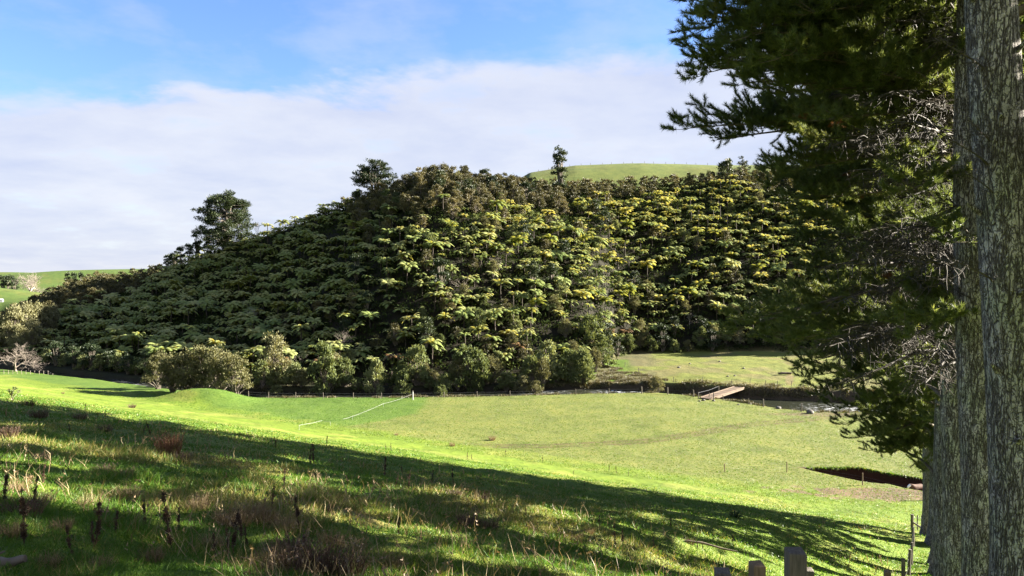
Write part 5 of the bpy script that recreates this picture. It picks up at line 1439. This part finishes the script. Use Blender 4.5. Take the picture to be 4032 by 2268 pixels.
w = bpy.data.worlds.new('World'); S.world = w; w.use_nodes = True
nt = w.node_tree; nt.nodes.clear()
out = nt.nodes.new('ShaderNodeOutputWorld'); bg = nt.nodes.new('ShaderNodeBackground')
sky = nt.nodes.new('ShaderNodeTexSky'); sky.sky_type = 'NISHITA'; sky.sun_disc = False
sky.sun_elevation = EL; sky.sun_rotation = PI / 2 - AZ; sky.air_density = 1.2; sky.dust_density = .2; sky.ozone_density = 3.0
bg.inputs['Strength'].default_value = .05
tc = nt.nodes.new('ShaderNodeTexCoord'); sp = nt.nodes.new('ShaderNodeSeparateXYZ'); nt.links.new(tc.outputs['Generated'], sp.inputs[0])
X, Yc, Z = sp.outputs
hyp = math_(nt, 'SQRT', math_(nt, 'ADD', math_(nt, 'MULTIPLY', X, X), math_(nt, 'MULTIPLY', Yc, Yc)))
el = math_(nt, 'DIVIDE', Z, math_(nt, 'MAXIMUM', hyp, .001))
az = math_(nt, 'ARCTAN2', X, Yc)
cb = nt.nodes.new('ShaderNodeCombineXYZ')
den = math_(nt, 'ADD', math_(nt, 'MAXIMUM', Z, 0.0), .16)
nt.links.new(math_(nt, 'DIVIDE', X, den), cb.inputs[0]); nt.links.new(math_(nt, 'DIVIDE', Yc, den), cb.inputs[1])
P = cb.outputs[0]
n1 = noise(nt, .95, 6, .55, P, .5); n2 = noise(nt, 2.8, 5, .6, P)
# the cloud bank: its upper edge lies higher towards the sun side
bnd = math_(nt, 'ADD', math_(nt, 'MULTIPLY', az, .135), .288)
e = math_(nt, 'SUBTRACT', bnd, el)
e = math_(nt, 'ADD', e, math_(nt, 'ADD', math_(nt, 'MULTIPLY', math_(nt, 'SUBTRACT', n1, .5), .20), math_(nt, 'MULTIPLY', math_(nt, 'SUBTRACT', n2, .5), .07)))
mask = nt.nodes.new('ShaderNodeMapRange'); mask.interpolation_type = 'SMOOTHERSTEP'
mask.inputs[1].default_value = -.016; mask.inputs[2].default_value = .028; mask.inputs[3].default_value = 0; mask.inputs[4].default_value = .93
nt.links.new(e, mask.inputs[0])
wisp = math_(nt, 'MULTIPLY', math_(nt, 'SUBTRACT', math_(nt, 'ADD', math_(nt, 'MULTIPLY', n1, .5), math_(nt, 'MULTIPLY', n2, .5)), .46), 4.0, clamp=True)
wisp = math_(nt, 'MULTIPLY', wisp, .55)
cm = math_(nt, 'MAXIMUM', mask.outputs[0], wisp)
# thinner patches inside the bank
thin = math_(nt, 'MULTIPLY', math_(nt, 'SUBTRACT', n2, .56), 2.2, clamp=True)
cm = math_(nt, 'MULTIPLY', cm, math_(nt, 'SUBTRACT', 1.0, math_(nt, 'MULTIPLY', thin, .75)))
ccol = ramp(nt, math_(nt, 'ADD', math_(nt, 'MULTIPLY', n1, .6), math_(nt, 'MULTIPLY', n2, .4)), [(.3, (1.32, 1.46, 1.93)), (.66, (1.93, 1.98, 2.14))])
skc = mixc(nt, 1.0, sky.outputs[0], (.41, .465, .65), 'MULTIPLY')
bk = nt.nodes.new('ShaderNodeMapRange'); bk.interpolation_type = 'SMOOTHSTEP'  # unseen clouds added behind the camera, brightened to lift the shaded ground
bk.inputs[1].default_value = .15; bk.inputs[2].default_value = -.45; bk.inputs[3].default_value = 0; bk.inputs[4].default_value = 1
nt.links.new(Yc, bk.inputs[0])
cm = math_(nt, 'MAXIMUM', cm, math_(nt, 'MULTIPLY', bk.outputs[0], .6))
fill_gain = math_(nt, 'ADD', math_(nt, 'MULTIPLY', bk.outputs[0], .35), 1.0)
ccol = mixc(nt, 1.0, ccol, fill_gain, 'MULTIPLY')
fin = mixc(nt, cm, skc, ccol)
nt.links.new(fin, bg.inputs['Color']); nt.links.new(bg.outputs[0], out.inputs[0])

cd = bpy.data.cameras.new('camera'); cd.sensor_width = 36; cd.lens = 36 * FPX / 1024; cd.clip_start = .1; cd.clip_end = 8000
co = bpy.data.objects.new('camera', cd); COL.objects.link(co); co.location = (0, 0, 0)
co.rotation_euler = (PI / 2 - math.atan((288 - HOR) / FPX), 0, 0); S.camera = co

S.view_settings.view_transform = 'Standard'; S.view_settings.look = 'None'
S.view_settings.exposure = 3.2; S.view_settings.gamma = 1.0
S.render.engine = 'CYCLES'
c = S.cycles
c.max_bounces = 5; c.diffuse_bounces = 3; c.glossy_bounces = 2; c.transmission_bounces = 3; c.transparent_max_bounces = 4
c.sample_clamp_indirect = 6.0
c.use_adaptive_sampling = True
